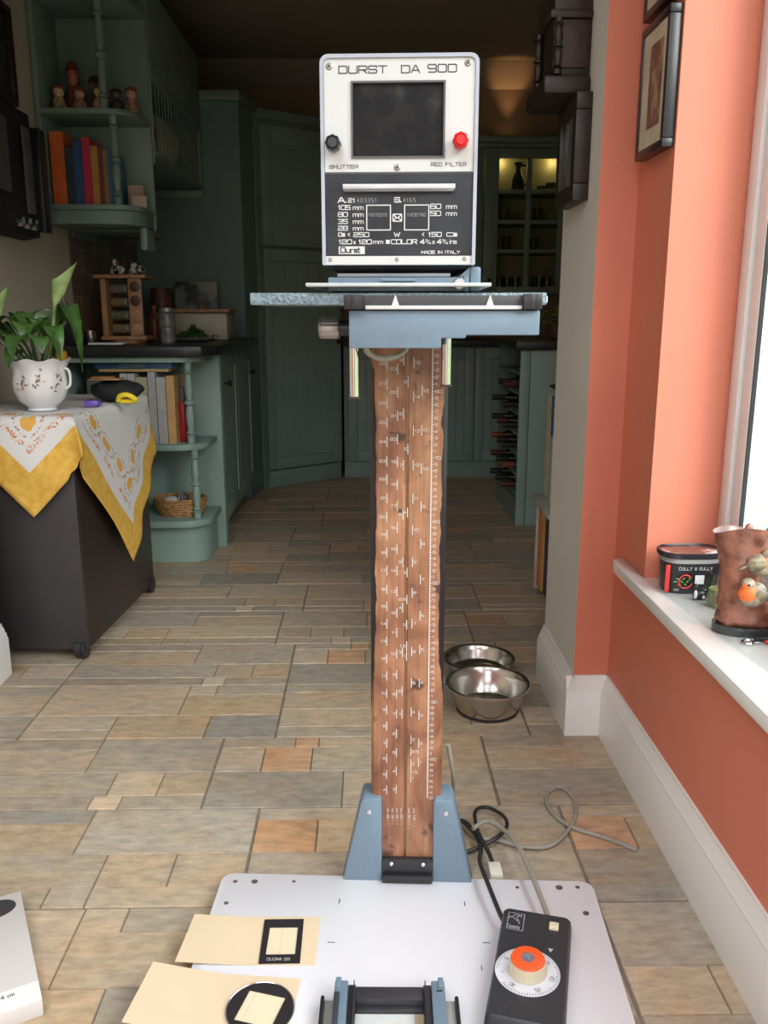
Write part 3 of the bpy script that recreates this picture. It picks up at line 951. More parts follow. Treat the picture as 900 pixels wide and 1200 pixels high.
MB().lathe([(.004, 0), (.004, .01), (.011, .016), (.012, .022), (.002, .028)], (.79, 5.73, 1.24), 12, 'y').build('knob', mat('dark_bronze', (.05, .045, .04), .4, .6), dd)
for z in (1.41, 1.59, 1.775):
    MB().box(.731, 1.30, 5.78, 6.01, z, z + .012).build('shelf', aqua_dk, t)
for x_ in (.80, 1.15):
    l = bpy.data.lights.new('cupboard_lamp', 'POINT')
    l.energy = .30
    l.color = (1, .72, .30)
    l.shadow_soft_size = .02
    o = bpy.data.objects.new('cupboard_lamp', l)
    o.location = (x_ + .08, 5.97, 2.0)
    C.objects.link(o)
# jug
t = thing('jug', 'dark tall jug with a curved handle on the lit top shelf of the glazed cupboard', 'jug', (.99, 5.88, 1.7872))
jm = mat('dark_pewter', (.03, .028, .024), .3, .5)
MB().lathe([(.03, 1.7875), (.034, 1.795), (.042, 1.83), (.038, 1.88), (.020, 1.93), (.018, 1.955), (.030, 1.98), (.024, 1.978), (.013, 1.955), (.014, 1.93)], (.985, 5.88, 0), 20,
           caps=False).build('body', jm, t)
MB().tube([(1.0, 5.88, 1.965), (1.05, 5.88, 1.96), (1.075, 5.88, 1.92), (1.06, 5.88, 1.87), (1.022, 5.88, 1.84)], .006, 8, smooth=5).build('handle', jm, t)
for i, (x_, z_, h, l) in enumerate(((1.14, 1.7872, .05, 'small dark cup right of the jug on the top shelf'), (1.20, 1.7872, .07, 'small pepper pot at the right end of the top shelf'), (.90, 1.6022, .09, 'copper coloured cup, left on the second shelf'),
                                    (.97, 1.6022, .06, 'small copper bowl on the second shelf of the glazed cupboard'), (1.12, 1.6022, .10, 'dark mug on the second shelf of the glazed cupboard'), (.92, 1.4222, .10, 'glass tumbler on the left of the third shelf'),
                                    (1.10, 1.4222, .09, 'small dark bowl on the third shelf'))):
    m_ = mat('copper_glaze', (.30, .12, .05), .3, var=.2) if i in (2, 3) else mat('dark_crockery', (.07, .06, .05), .25)
    o = MB().lathe([(.020, z_), (.026, z_ + .004), (.032, z_ + h), (.029, z_ + h), (.022, z_ + .008), (.002, z_ + .008)], (x_, 5.88, 0), 16, caps=False).build('cup', m_)
    tag(o, l, 'cup', 'crockery in the glazed cupboard')
for i, x_ in enumerate((.88, .935, .99, 1.09, 1.15, 1.205)):
    o = MB().lathe([(.024, 1.1705), (.026, 1.173), (.030, 1.27), (.028, 1.27), (.023, 1.178), (.002, 1.178)], (x_, 5.87 + .02 * (i % 2), 0), 16, caps=False).build('drinking_glass', glass)
    tag(o, 'clear drinking glass on the bottom shelf of the glazed cupboard, ' + ['leftmost', 'second from left', 'third from left', 'third from right', 'second from right', 'rightmost'][i], 'glass', 'drinking glasses in the glazed cupboard')
# uplight on the cupboard
t = thing('uplighter', 'small warm uplight on top of the glazed cupboard', 'lamp', (.93, 5.93, 2.1152))
MB().lathe([(.028, 2.1153), (.03, 2.12), (.034, 2.15), (.032, 2.15), (.02, 2.13), (.002, 2.13)], (.93, 5.95, 0), 16, caps=False).build('shade', black, t)
MB().lathe([(.002, 2.131), (.018, 2.132), (.014, 2.142), (.002, 2.145)], (.93, 5.95, 0), 12).build('bulb', emis('warm_bulb', (1, .55, .2), 8), t)
l = bpy.data.lights.new('uplighter_beam', 'SPOT')
l.energy = 2.6
l.color = (1, .50, .20)
l.spot_size = R(52)
l.spot_blend = .8
l.shadow_soft_size = .02
o = bpy.data.objects.new('uplighter_beam', l)
o.location = (.93, 5.97, 2.155)
o.rotation_euler = (R(176), 0, 0)
C.objects.link(o)
# ceiling downlight
t = thing('downlight', 'small warm recessed ceiling spotlight above the enlarger head', 'lamp', (.2536, 4.585, 2.58))
MB().lathe([(.045, 2.599), (.05, 2.59), (.04, 2.586), (.034, 2.592)], (.2536, 4.585, 0), 24, caps=False).build('rim', chrome, t)
MB().lathe([(.002, 2.590), (.033, 2.590), (.033, 2.594), (.002, 2.596)], (.2536, 4.585, 0), 20).build('bulb', emis('halogen_bulb', (1, .7, .35), 12), t)
l = bpy.data.lights.new('downlight_beam', 'SPOT')
l.energy = 5
l.color = (1, .66, .36)
l.spot_size = R(110)
l.spot_blend = 1
l.shadow_soft_size = .03
o = bpy.data.objects.new('downlight_beam', l)
o.location = (.2536, 4.585, 2.575)
C.objects.link(o)

# right-hand peninsula with wine rack
t = thing('wine_rack_cabinet', 'pale green end cupboard with an open wine rack side, right of the enlarger column', 'cabinet', (1.0, 4.4, 0))
light_aqua = mat('pale_green_end_panel', (.32, .46, .40), .45, var=.05, scale=5)
MB().box(.73, .775, 4.10, 4.13, 0, .858, .003).box(.778, 1.35, 4.105, 4.13, 0, .858, .003).build('end_panel', light_aqua, t)
MB().box(.96, .98, 4.131, 4.80, .0, .858).box(.74, .96, 4.78, 4.80, 0, .858).build('back_panel', aqua_dk, t)
MB().box(.735, .96, 4.131, 4.78, 0, .12).build('plinth', aqua, t)
for k in range(7):
    z = .15 + k * .1
    MB().box(.735, .96, 4.131, 4.779, z - .012, z, .002).build('shelf', aqua_dk, t)
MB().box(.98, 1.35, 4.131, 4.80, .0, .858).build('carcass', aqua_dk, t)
bm_ = mat('wine_bottle_glass', (.012, .014, .012), .15, var=.2)
foil = [(.10, .02, .02), (.02, .02, .02), (.03, .015, .012), (.25, .06, .03), (.02, .02, .02)]
nb = 0
for k in range(6):
    z = .15 + k * .1
    for j in range(3):
        if (k, j) in ((5, 2), (4, 1)):
            continue
        y = 4.22 + j * .19
        c = foil[(k * 3 + j) % 5]
        b = thing('wine_bottle', 'dark wine bottle lying in the rack, %s row, %s' % (['lowest', 'second', 'third', 'fourth', 'fifth', 'top'][k], ['nearest the end panel', 'in the middle', 'farthest back'][j]), 'bottle', (.86, y, z + .001), 0, 'wine bottles in the rack')
        MB().lathe([(.002, .955), (.036, .955), (.037, .95), (.037, .80), (.030, .775), (.015, .75), (.014, .735)][::-1], (0, y, z + .0385), 16, 'x').build('body', bm_, b)
        MB().lathe([(.002, .672), (.015, .672), (.0155, .676), (.0155, .734), (.002, .7345)], (0, y, z + .0385), 14, 'x').build('foil', mat('foil_%d' % ((k * 3 + j) % 5), c, .4), b)
tag(MB().box(.70, 1.58, 4.07, 4.83, .86, .90, .006).build('worktop', blackstone), 'black worktop on the wine rack cupboard at the right', 'worktop')
# fruit bowl on it
t = thing('pot_plant', 'small green potted plant on the right-hand worktop behind the white jamb', 'plant', (.95, 4.35, .9002))
MB().lathe([(.03, .9003), (.04, .91), (.05, .97), (.045, .97), (.036, .92), (.002, .92)], (.95, 4.35, 0), 18, caps=False).build('pot', mat('brown_pot', (.12, .06, .04), .5), t)
lf = MB()
for i in range(26):
    a = rnd.uniform(0, 6.28)
    r = rnd.uniform(.03, .10)
    z = rnd.uniform(.97, 1.06)
    lf.ell((.95 + r * math.cos(a), 4.35 + r * math.sin(a), z), (.022, .016, .006), 8, rot=Matrix.Rotation(a, 3, 'Z') @ Matrix.Rotation(rnd.uniform(-.8, .8), 3, 'Y'))
lf.build('foliage', mat('leafy_green', (.14, .22, .03), .5, var=.4), t)

# bookcase sliver behind the white jamb
t = thing('bookcase', 'white low bookcase just behind the white jamb on the right', 'bookcase', (.95, 3.0, 0))
shw = mat('white_shelf_paint', (.46, .42, .38), .5, var=.1)
MB().box(.632, .98, 3.105, 3.115, 0, .345, .002).build('end_panel', shw, t)
MB().prism([(.605, 2.79), (.622, 3.16), (.99, 3.16), (.99, 2.79)], 'z', .346, .362, bev=.002).build('shelf', shw, t)
MB().box(.97, .98, 2.80, 3.104, 0, .345).build('back_panel', shw, t)
MB().box(.66, .969, 2.80, 3.104, 0, .018).build('bottom_shelf', shw, t)


def side_book(x0, x1, y0, y1, z0, z1, col, lab):
    t_ = thing('book', lab, 'book', ((x0 + x1) / 2, (y0 + y1) / 2, z0), 0, 'books in the right bookcase')
    c = .0025
    m = mat('paint_%02x%02x%02x' % tuple(int(q * 255) for q in col), col, .45, var=.1, scale=30)
    MB().box(x0, x1, y0, y0 + c, z0, z1).box(x0, x1, y1 - c, y1, z0, z1).box(x0, x0 + c, y0 + c, y1 - c, z0, z1).build('cover', m, t_)
    MB().box(x0 + c, x1 - .004, y0 + c, y1 - c, z0 + .003, z1 - .003).build('pages', mat('paper_pages', (.62, .56, .44), .8), t_)


side_book(.640, .86, 3.035, 3.102, .0185, .325, (.66, .24, .08), 'orange spined book on the bottom shelf right of the column')
side_book(.642, .86, 3.005, 3.033, .0185, .31, (.62, .42, .10), 'thin yellow book beside the orange one on the bottom shelf')
side_book(.645, .86, 2.90, 3.003, .0185, .315, (.06, .03, .07), 'dark purple book on the bottom shelf by the white jamb')
side_book(.662, .86, 3.08, 3.14, .3625, .735, (.58, .53, .36), 'tall cream book on the upper shelf beside the white jamb')
side_book(.664, .86, 3.01, 3.078, .3625, .735, (.05, .17, .30), 'tall blue book on the upper shelf beside the white jamb')
side_book(.652, .84, 2.95, 3.008, .3625, .60, (.55, .53, .48), 'white book on the upper shelf beside the white jamb')
b = MB()
b.ell((.665, 2.86, .375), (.02, .04, .012), 12)
tag(b.build('ornament', mat('brown_ornament', (.12, .06, .05), .4, var=.5, scale=80)), 'small dark brown ornament on the white shelf edge', 'ornament')
t = thing('fruit_dish', 'dark dish on top of the tall books beside the white jamb', 'dish', (.75, 3.06, .7355))
MB().lathe([(.03, .7357), (.05, .741), (.10, .771), (.095, .774), (.04, .748), (.002, .748)], (.75, 3.06, 0), 20, caps=False).build('dish', mat('dark_dish', (.05, .035, .03), .4), t)

# ================================================================== ENLARGER
blue = mat('blue_grey_enamel', (0.145, 0.205, 0.265), .42, var=.05, scale=120)
hammer = mat('hammered_blue_enamel', (0.16, 0.225, 0.255), .3, var=.35, scale=260, bump=.8, detail=1)
shell = mat('pale_lilac_shell', (0.36, 0.39, 0.45), .4, var=.03)
panel_w = mat('white_enamel_panel', (0.55, 0.55, 0.54), .4, var=.02, scale=5)
panel_k = mat('black_enamel_panel', (0.026, 0.028, 0.033), .5, var=.3, scale=18, spec=.3)
lett_k = mat('black_print', (0.03, 0.03, 0.035), .6, var=0)
lett_w = mat('white_print', (0.62, 0.62, 0.60), .6, var=0)
lett_g = mat('grey_print', (0.34, 0.34, 0.34), .6, var=0)
ET = R(-3.2)
E = thing('photographic_enlarger', 'tall photographic enlarger with white and black head on a numbered brown column and white baseboard', 'enlarger', (.066, 1.365, 0), ET)


HK = .98


def hx(px):
    return (px - 468.5) * .001027 * HK - .012


def hz(py):
    return 1.317 - (py - 66) * .000967


def part(mb, name, m, parent=None, **k):
    """geometry given in the enlarger's own frame"""
    mb.bm.transform(MW[E])
    return mb.build(name, m, parent or E, **k)


# baseboard
pts = []
x0, x1, y0, y1, r = -.334, .336, -.56, 0.0, .022
for cx, cy, a0 in ((x1 - r, y1 - r, 0), (x0 + r, y1 - r, 90), (x0 + r, y0 + r, 180), (x1 - r, y0 + r, 270)):
    for i in range(5):
        a = R(a0 + 22.5 * i)
        pts.append((cx + r * math.cos(a), cy + r * math.sin(a)))
bb = part(MB().prism(pts, 'z', .004, .022, bev=.0012), 'baseboard', mat('white_laminate', (.70, .69, .72), .28, var=.015, scale=3, coat=.2))
part(MB().prism(pts, 'z', .0, .0039), 'base_edge', mat('chipboard_edge', (.08, .06, .05), .8))
hole_m = mat('bare_screw_hole', (.10, .075, .06), .7, var=.4, scale=150)
inv = MW[E].inverted()
for (wx, wy, r) in ((-.243, 1.358, .0042), (-.208, 1.357, .006), (-.137, 1.356, .0032), (-.25, 1.30, .0042), (.264, 1.332, .0035), (.339, 1.330, .0065), (.372, 1.330, .0042), (.37, 1.262, .0055)):
    p = inv @ Vector((wx, wy, 0))
    part(MB().lathe([(.001, .0212), (r, .0212), (r, .0223), (r * .55, .02235), (.001, .0222)], (p.x, p.y, 0), 14), 'screw_hole', hole_m, bb)
mk = MB()
for (wx, wy, a, b) in ((-.053, 1.301, .0008, .006), (.165, 1.29, .0008, .006), (-.063, 1.201, .006, .0007), (.19, 1.195, .006, .0007), (.175, 1.14, .0007, .005)):
    p = inv @ Vector((wx, wy, 0))
    mk.box(p.x - a, p.x + a, p.y - b, p.y + b, .0219, .0223)
part(mk, 'centre_marks', lett_k, bb, kind='stuff')

# column: brown faced board with worn black edges
cm = bpy.data.materials.new('worn_brown_column_face')
cm.use_nodes = True
nt = cm.node_tree
bs = nt.nodes['Principled BSDF']
bs.inputs['Roughness'].default_value = .35
tcn = nt.nodes.new('ShaderNodeTexCoord')
sp = nt.nodes.new('ShaderNodeSeparateXYZ')
nt.links.new(tcn.outputs['Object'], sp.inputs[0])


def nnoise(scale, detail, st=(1, 1, 1), dist=0):
    mp = nt.nodes.new('ShaderNodeMapping')
    mp.inputs['Scale'].default_value = st
    nz = nt.nodes.new('ShaderNodeTexNoise')
    nz.inputs['Scale'].default_value = scale
    nz.inputs['Detail'].default_value = detail
    nz.inputs['Distortion'].default_value = dist
    nt.links.new(tcn.outputs['Object'], mp.inputs[0])
    nt.links.new(mp.outputs[0], nz.inputs['Vector'])
    return nz.outputs['Fac']


def nmath(op, a, b=None, c=None):
    n = nt.nodes.new('ShaderNodeMath')
    n.operation = op
    for i, v in enumerate((a, b, c)):
        if v is None:
            continue
        if isinstance(v, (int, float)):
            n.inputs[i].default_value = v
        else:
            nt.links.new(v, n.inputs[i])
    return n.outputs[0]


def nramp(f, stops):
    rp = nt.nodes.new('ShaderNodeValToRGB')
    el = rp.color_ramp.elements
    el[0].position, el[0].color = stops[0][0], (*stops[0][1], 1)
    el[1].position, el[1].color = stops[-1][0], (*stops[-1][1], 1)
    for p, c in stops[1:-1]:
        x = el.new(p)
        x.color = (*c, 1)
    nt.links.new(f, rp.inputs[0])
    return rp.outputs[0]


def nmix(f, a, b):
    mx = nt.nodes.new('ShaderNodeMix')
    mx.data_type = 'RGBA'
    for i, v in ((0, f), (6, a), (7, b)):
        if isinstance(v, tuple):
            mx.inputs[i].default_value = (*v, 1)
        elif isinstance(v, (int, float)):
            mx.inputs[i].default_value = v
        else:
            nt.links.new(v, mx.inputs[i])
    return mx.outputs[2]


base = nramp(nnoise(7, 6, (1, 1, .7), 1.5), [(.32, (.17, .065, .036)), (.5, (.30, .135, .073)), (.68, (.45, .235, .125))])
grain = nramp(nnoise(30, 4, (6, 1, .35)), [(.35, (.78, .78, .78)), (.65, (1.08, 1.08, 1.08))])
mxg = nt.nodes.new('ShaderNodeMix')
mxg.data_type = 'RGBA'
mxg.blend_type = 'MULTIPLY'
mxg.inputs[0].default_value = 1
nt.links.new(base, mxg.inputs[6])
nt.links.new(grain, mxg.inputs[7])
blot = nramp(nnoise(22, 5, (1, 1, 1), .6), [(.60, (0, 0, 0)), (.68, (.9, .9, .9))])
c1 = nmix(blot, mxg.outputs[2], (.05, .025, .018))
ed = nmath('ADD', nmath('ABSOLUTE', sp.outputs['X']), nmath('MULTIPLY', nmath('SUBTRACT', nnoise(14, 6, (.3, 1, 1.4), .5), .5), .012))
zo = nmath('MAXIMUM', 0.0, nmath('SUBTRACT', nmath('ABSOLUTE', nmath('SUBTRACT', sp.outputs['Z'], .68)), .19))
em = nmath('GREATER_THAN', ed, nmath('ADD', .0530, nmath('MULTIPLY', zo, .07)))
c2 = nmix(em, c1, (.012, .010, .012))
nt.links.new(c2, bs.inputs['Base Color'])
col = MB()
cp = [(-.0625, .034), (-.0625, .008), (-.0575, .001), (-.051, -.001), (-.012, -.001), (-.0085, .0), (-.0045, .0), (-.0045, .004), (.0005, .004), (.0005, .0), (.0045, .0), (.008, -.001), (.051, -.001), (.0575, .001), (.0625, .008), (.0625, .034)]
col.prism(cp, 'z', .0, 1.24)
column = part(col, 'column', cm)
part(MB().box(-.0035, -.0005, .0025, .0042, .03, 1.24), 'groove_rail', mat('column_groove_brass', (.30, .16, .08), .3, .6), column)

# scale printed on the column
F_, TP = 1000.0, math.tan(R(13))


def cz(py):
    a = math.atan((py - 600) / 1000.0) + R(13)
    return 1.02 - 1.363 * math.tan(a)


def cx(px, py):
    z = cz(py)
    d = 1.363 * math.cos(R(13)) + (1.02 - z) * math.sin(R(13))
    wx = (px - 450) / 1000.0 * d + 1.363 * math.sin(R(1.1))
    return (wx - .066) / math.cos(ET)


P1 = lambda v: 400 + v / 4.0
P2 = lambda v: 700 + v / 3.53
cols_ = [
    (-.0350, 'l', [(P1(v), n) for v, n in zip((105, 200, 290, 382, 472, 563, 648, 737, 825, 908, 993, 1077, 1165), range(28, 15, -1))] +
     [(P2(v), n) for v, n in zip((40, 112, 184, 256, 328, 400, 468, 536, 607, 670, 737, 800), range(15, 3, -1))]),
    (-.0180, 'l', [(P1(v), n) for v, n in zip((130, 240, 351, 460, 566, 672, 773, 875, 976, 1077, 1175), range(23, 12, -1))] +
     [(P2(v), n) for v, n in zip((66, 148, 236, 322, 403, 485, 567, 645, 722, 797), range(12, 2, -1))]),
    (-.0085, 'l', [(P1(v), n) for v, n in zip((88, 341, 582, 813, 1036), (9, 8, 7, 6, 5))] + [(P2(v), n) for v, n in zip((45, 229, 390, 485), (4, 3, 2, 1))]),
    (-.0012, 'l', [(P1(v), n) for v, n in zip((190, 506, 803, 1085), (6, 5, 4, 3))] + [(P2(v), n) for v, n in zip((10, 115, 203, 245), ('2.5', 2, '1.5', 1))]),
    (.0075, 'r', [(P1(v), n) for v, n in zip((100, 260, 420, 580, 738, 885, 1036, 1180), (15, 14, 13, 12, 11, 10, 9, 8))] +
     [(P2(v), n) for v, n in zip((110, 226, 356, 476, 590, 640, 690, 725, 750), (7, 6, 5, 4, 3, '2.5', 2, '1.5', 1))]),
    (.0210, 'r', [(P1(v), n) for v, n in zip((232, 417, 597, 775, 950, 1117), (12, 11, 10, 9, 8, 7))] + [(P2(v), n) for v, n in zip((77, 216, 355, 490, 605, 683), (6, 5, 4, 3, 2, 1))]),
]
sc = MB()
for X_, side, items in cols_:
    for py, n in items:
        z = cz(py)
        hh = .0085
        sc.quad((X_ - .0006, -.0014, z - hh), (X_ + .0006, -.0014, z - hh), (X_ + .0006, -.0014, z + hh), (X_ - .0006, -.0014, z + hh))
        s_ = str(n)
        if side == 'l':
            sc.text(s_, (X_ - .0018, -.0012, z - .002), (1, 0, 0), (0, 0, 1), .0042, .0046, .0006, .25, align='r', lift=.0003)
        else:
            sc.text(s_, (X_ + .0018, -.0012, z - .002), (1, 0, 0), (0, 0, 1), .0042, .0046, .0006, .25, lift=.0003)
# ruler
pys = [(P1(0), 87), (P1(235), 80), (P1(547), 70), (P1(845), 60), (P1(1133), 50), (P2(188), 40), (P2(433), 30), (P2(670), 20), (P2(830), 13)]
RX = .0375
zz = lambda n: next(cz(a[0] + (b[0] - a[0]) * (a[1] - n) / (a[1] - b[1])) for a, b in zip(pys, pys[1:]) if b[1] <= n <= a[1])
sc.quad((RX - .0012, -.0013, zz(13)), (RX + .0002, -.0013, zz(13)), (RX + .0002, -.0013, zz(87)), (RX - .0012, -.0013, zz(87)))
for n in range(13, 87):
    z = zz(n)
    sc.quad((RX, -.0014, z - .0004), (RX + .003, -.0014, z - .0004), (RX + .003, -.0014, z + .0004), (RX, -.0014, z + .0004))
    z2 = zz(n + .5) if n < 86 else z
    sc.quad((RX, -.0014, z2 - .0003), (RX + .0016, -.0014, z2 - .0003), (RX + .0016, -.0014, z2 + .0003), (RX, -.0014, z2 + .0003))
    sc.text(str(n) if n % 10 == 0 else str(n % 10), (RX + .0042, -.0012, z - .0022), (1, 0, 0), (0, 0, 1), .0044, .0046, .0006, .22, lift=.0003)
for X_, s_ in ((-.0345, 'mm 28 (+)'), (-.0262, 'mm 35 (+)'), (-.0180, 'mm 50 (+)'), (-.0105, 'mm 60 (+)'), (.0035, 'mm 80 (+)'), (.0125, 'mm 105 (+)')):
    sc.text(s_, (X_, -.0012, cz(948)), (0, 0, -1), (1, 0, 0), .0034, .0036, .0005, .25, lift=.0003)
part(sc, 'printed_scale', lett_w, column, offset=1, smooth=False, kind='stuff')

# foot brackets and clamp bar
for s_ in (-1, 1):
    b = MB()
    ox = .0025
    b.prism([(ox + s_ * .0455, .0), (ox + s_ * .121, .0), (ox + s_ * .083, .178), (ox + s_ * .079, .185), (ox + s_ * .05, .187), (ox + s_ * .0455, .183)][::s_], 'y', -.012, .045, bev=.0035)
    br = part(b, 'foot_bracket', blue)
    part(MB().lathe([(.001, .0135), (.004, .0135), (.005, .012), (.005, .0115)], (s_ * .068 + ox, 0, .160), 12, 'y'), 'rivet', chrome, br)
cb = part(MB().box(-.044, .049, -.012, -.0015, .024, .066, .001).box(-.043, .048, -.022, -.0125, .024, .038, .002), 'clamp_bar', black)
for x_ in (-.026, .031):
    part(MB().lathe([(.001, .014), (.0025, .014), (.004, .0125), (.004, .0115)], (x_, 0, .056), 12, 'y'), 'screw', chrome, cb)

# carriage (blue box), tray plate, racks
yF = -.262
HK = 1.045
ca = MB()
ca.prism([(hx(410), hz(367)), (hx(410), hz(416)), (hx(519), hz(416)), (hx(519), hz(403)), (hx(548), hz(403)), (hx(548), hz(399)), (hx(634), hz(399)), (hx(634), hz(367))], 'y', yF, -.04, bev=.002)
carr = part(ca, 'carriage', blue)
part(MB().box(hx(412), hx(634), yF + .004, -.02, hz(366.8), hz(360.8)), 'carriage_top', black_mt, carr)
tr = part(MB().box(hx(293.5), hx(641), yF + .0, -.03, hz(360.5), hz(345), .0015), 'tray', hammer)
tb = part(MB().box(hx(424), hx(614), yF - .004, yF - .0005, hz(365.5), hz(348.5), .0006), 'guide_strip', mat('dark_grey_strip', (.045, .045, .05), .5), tr)
part(MB().box(hx(430), hx(612), yF - .006, yF - .0042, hz(366), hz(361.2), .0004), 'white_rail', panel_w, tb)
for px in (465, 575):
    part(MB().prism([(hx(px - 4.5), hz(361.5)), (hx(px + 4.5), hz(361.5)), (hx(px), hz(347))], 'y', yF - .0058, yF - .0042), 'pointer', panel_w, tb)
for a, b, c in ((405, 427, 347.5), (613, 635, 346.5)):
    part(MB().box(hx(a), hx(b), yF - .010, yF - .0005, hz(366), hz(c), .0015).box(hx(a + 9 if a < 500 else a), hx(b if a < 500 else b - 9), yF - .013, yF - .0102, hz(366), hz(c), .001), 'end_block', black, tr)
part(MB().box(hx(641), hx(643.5), yF + .01, yF + .03, hz(358), hz(349), .001), 'side_stop', panel_w, tr)
# focusing knob
kn = MB()
KO = -.0115
kn.lathe([(.002, hx(374)), (.0125, hx(374)), (.0145, hx(376)), (.0150, hx(378)), (.0150, hx(397)), (.0140, hx(400)), (.002, hx(400))], (KO, -.15, hz(391)), 40, 'x', fn=lambda a, h: 1 + (.03 if int(a / (2 * math.pi) * 40) % 2 else -.01))
kb = part(kn, 'focusing_knob', mat('ribbed_aluminium', (.38, .36, .35), .35, .9, var=.08))
part(MB().cyl((hx(400) + KO, -.15, hz(391)), (hx(414), -.15, hz(391)), .011, 16), 'knob_shaft', black, kb)
# chrome guide rods in dark holders
for (xa, xb, za, zb, yy) in ((-.0865, -.0715, .904, 1.01, -.115), (.0475, .0620, .922, 1.01, -.115)):
    a = 400 if xa < 0 else 600
    rr = (xb - xa) / 2
    ro = part(MB().cyl(((xa + xb) / 2, yy, za), ((xa + xb) / 2, yy, zb), rr * .9, 20), 'guide_rod', chrome)
    part(MB().box(xa - .001, xb + .001, yy - rr, yy + rr, za - .0035, za - .0002, .0008), 'rod_foot', mat('brown_rod_foot', (.08, .045, .04), .5), ro)
    part(MB().box(xa + (0 if a < 500 else 0), xb, yy + rr * .6, yy + rr * 1.3, za + .002, zb), 'rod_backing', black_mt, ro)
# cable hanging under the carriage
part(MB().tube([(hx(424), -.13, hz(408)), (hx(424), -.125, hz(425)), (hx(438), -.08, hz(438)), (hx(458), -.03, hz(439)), (hx(474), -.02, hz(428)), (hx(480), -.02, hz(410))], .0042, 10, smooth=6), 'power_lead', mat('grey_beige_flex', (.30, .28, .23), .5))

# negative stage below the head
HK = 1.03
part(MB().box(hx(384), hx(545), yF + .01, -.03, hz(343), hz(325), .0015), 'negative_stage', blue)
ns = part(MB().box(hx(359.5), hx(577), yF - .012, -.06, hz(337.5), hz(333), .0008), 'glass_carrier_plate', mat('pale_metal_plate', (.50, .54, .54), .35, .3, var=.05))
part(MB().box(hx(395), hx(530), yF + .012, -.05, hz(324.5), hz(320), .0008), 'bellows_plate', shell)
part(MB().box(hx(448), hx(488), yF + .004, yF + .0098, hz(330.5), hz(326.5), .0008), 'pull_tab', blue)
bl = MB()
bl.loft([[(hx(380), yF + .003, hz(311)), (hx(556), yF + .003, hz(311)), (hx(556), -.05, hz(311)), (hx(380), -.05, hz(311))],
         [(hx(397), yF + .03, hz(320)), (hx(530), yF + .03, hz(320)), (hx(530), -.06, hz(320)), (hx(397), -.06, hz(320))]])
part(bl, 'lamp_house_skirt', black_mt)
lv = part(MB().box(hx(553), hx(566), yF + .01, -.08, hz(343.5), hz(312), .003).box(hx(545), hx(552.5), yF + .01, -.08, hz(343.5), hz(324), .002)
          .prism([(hx(540), hz(325)), (hx(553), hz(312)), (hx(553), hz(324))], 'y', yF + .012, yF + .03), 'clamp_lever', blue)
part(MB().lathe([(.001, -yF + .004), (.006, -yF + .004), (.0075, -yF + .001), (.0075, -yF - .01)], (hx(540), 0, hz(334)), 20, 'y', fn=lambda a, h: 1 + .03 * math.cos(a * 10)), 'clamp_knob', mat('pale_alloy', (.5, .5, .5), .35, .5), lv)

# lamp house
HK = .985


def rrect(xa, xb, za, zb, rt, rb=.001, n=5):
    p = []
    for cx_, cz_, a0, r_ in ((xb - rt, zb - rt, 0, rt), (xa + rt, zb - rt, 90, rt), (xa + rb, za + rb, 180, rb), (xb - rb, za + rb, 270, rb)):
        for i in range(n):
            a = R(a0 + 90 * i / (n - 1))
            p.append((cx_ + r_ * math.cos(a), cz_ + r_ * math.sin(a)))
    return p


HX0, HX1, HZ0, HZ1 = hx(375), hx(562), hz(310.5), hz(62.5)
shell_m = MB()
out = rrect(HX0, HX1, HZ0, HZ1, .010)
inn = rrect(HX0 + .0042, HX1 - .0042, HZ0 + .0008, HZ1 - .0042, .007)
bm = shell_m.bm
yf, yi, yb = yF - .0045, yF + .001, -.05
VO = [bm.verts.new((x, yf, z)) for x, z in out]
VI = [bm.verts.new((x, yf, z)) for x, z in inn]
VJ = [bm.verts.new((x, yi, z)) for x, z in inn]
VB = [bm.verts.new((x, yb, z)) for x, z in out]
n = len(out)
for i in range(n):
    j = (i + 1) % n
    bm.faces.new((VO[i], VO[j], VI[j], VI[i]))
    bm.faces.new((VI[i], VI[j], VJ[j], VJ[i]))
    bm.faces.new((VB[i], VB[j], VO[j], VO[i]))
bm.faces.new(VB)
bm.faces.new(VJ)
lh = part(shell_m, 'lamp_house', shell)
# white upper panel with window opening
yP = yF - .0022
up = MB()
xa, xb, za, zb = hx(379.5), hx(557.5), hz(198), hz(67)
wa, wb_, wc, wd = hx(411.5), hx(523), hz(182), hz(93)
up.box(xa, wa, yP, yF + .0005, za, zb, 0).box(wb_, xb, yP, yF + .0005, za, zb, 0).box(wa, wb_, yP, yF + .0005, wd, zb, 0).box(wa, wb_, yP, yF + .0005, za, wc, 0)
fp = part(up, 'front_panel', panel_w, smooth=False)
wi = MB()
t_ = .0022
wi.box(wa, wb_, yP - .002, yF + .0, wd - t_, wd).box(wa, wb_, yP - .002, yF, wc, wc + t_).box(wa, wa + t_, yP - .002, yF, wc + t_, wd - t_).box(wb_ - t_, wb_, yP - .002, yF, wc + t_, wd - t_)
part(wi, 'window_bezel', mat('grey_bezel', (.09, .09, .09), .4), fp)
part(MB().box(wa + t_, wb_ - t_, yF - .0002, yF + .0006, wc + t_, wd - t_), 'window_screen', mat('dusty_dark_screen', (.020, .019, .019), .5, ramp=[(.42, (.012, .012, .013)), (.6, (.022, .021, .02)), (.74, (.042, .037, .033))], scale=40, detail=8, spec=.12), fp)
tx = MB()
tx.text('DURST', (hx(397.5), yP, hz(84)), (1, 0, 0), (0, 0, 1), hz(76) - hz(84), .0098, .0012, .26)
tx.text('DA', (hx(471), yP, hz(84)), (1, 0, 0), (0, 0, 1), hz(76) - hz(84), .0098, .0012, .26)
tx.text('900', (hx(502), yP, hz(83.5)), (1, 0, 0), (0, 0, 1), hz(75) - hz(83.5), .0098, .0012, .26)
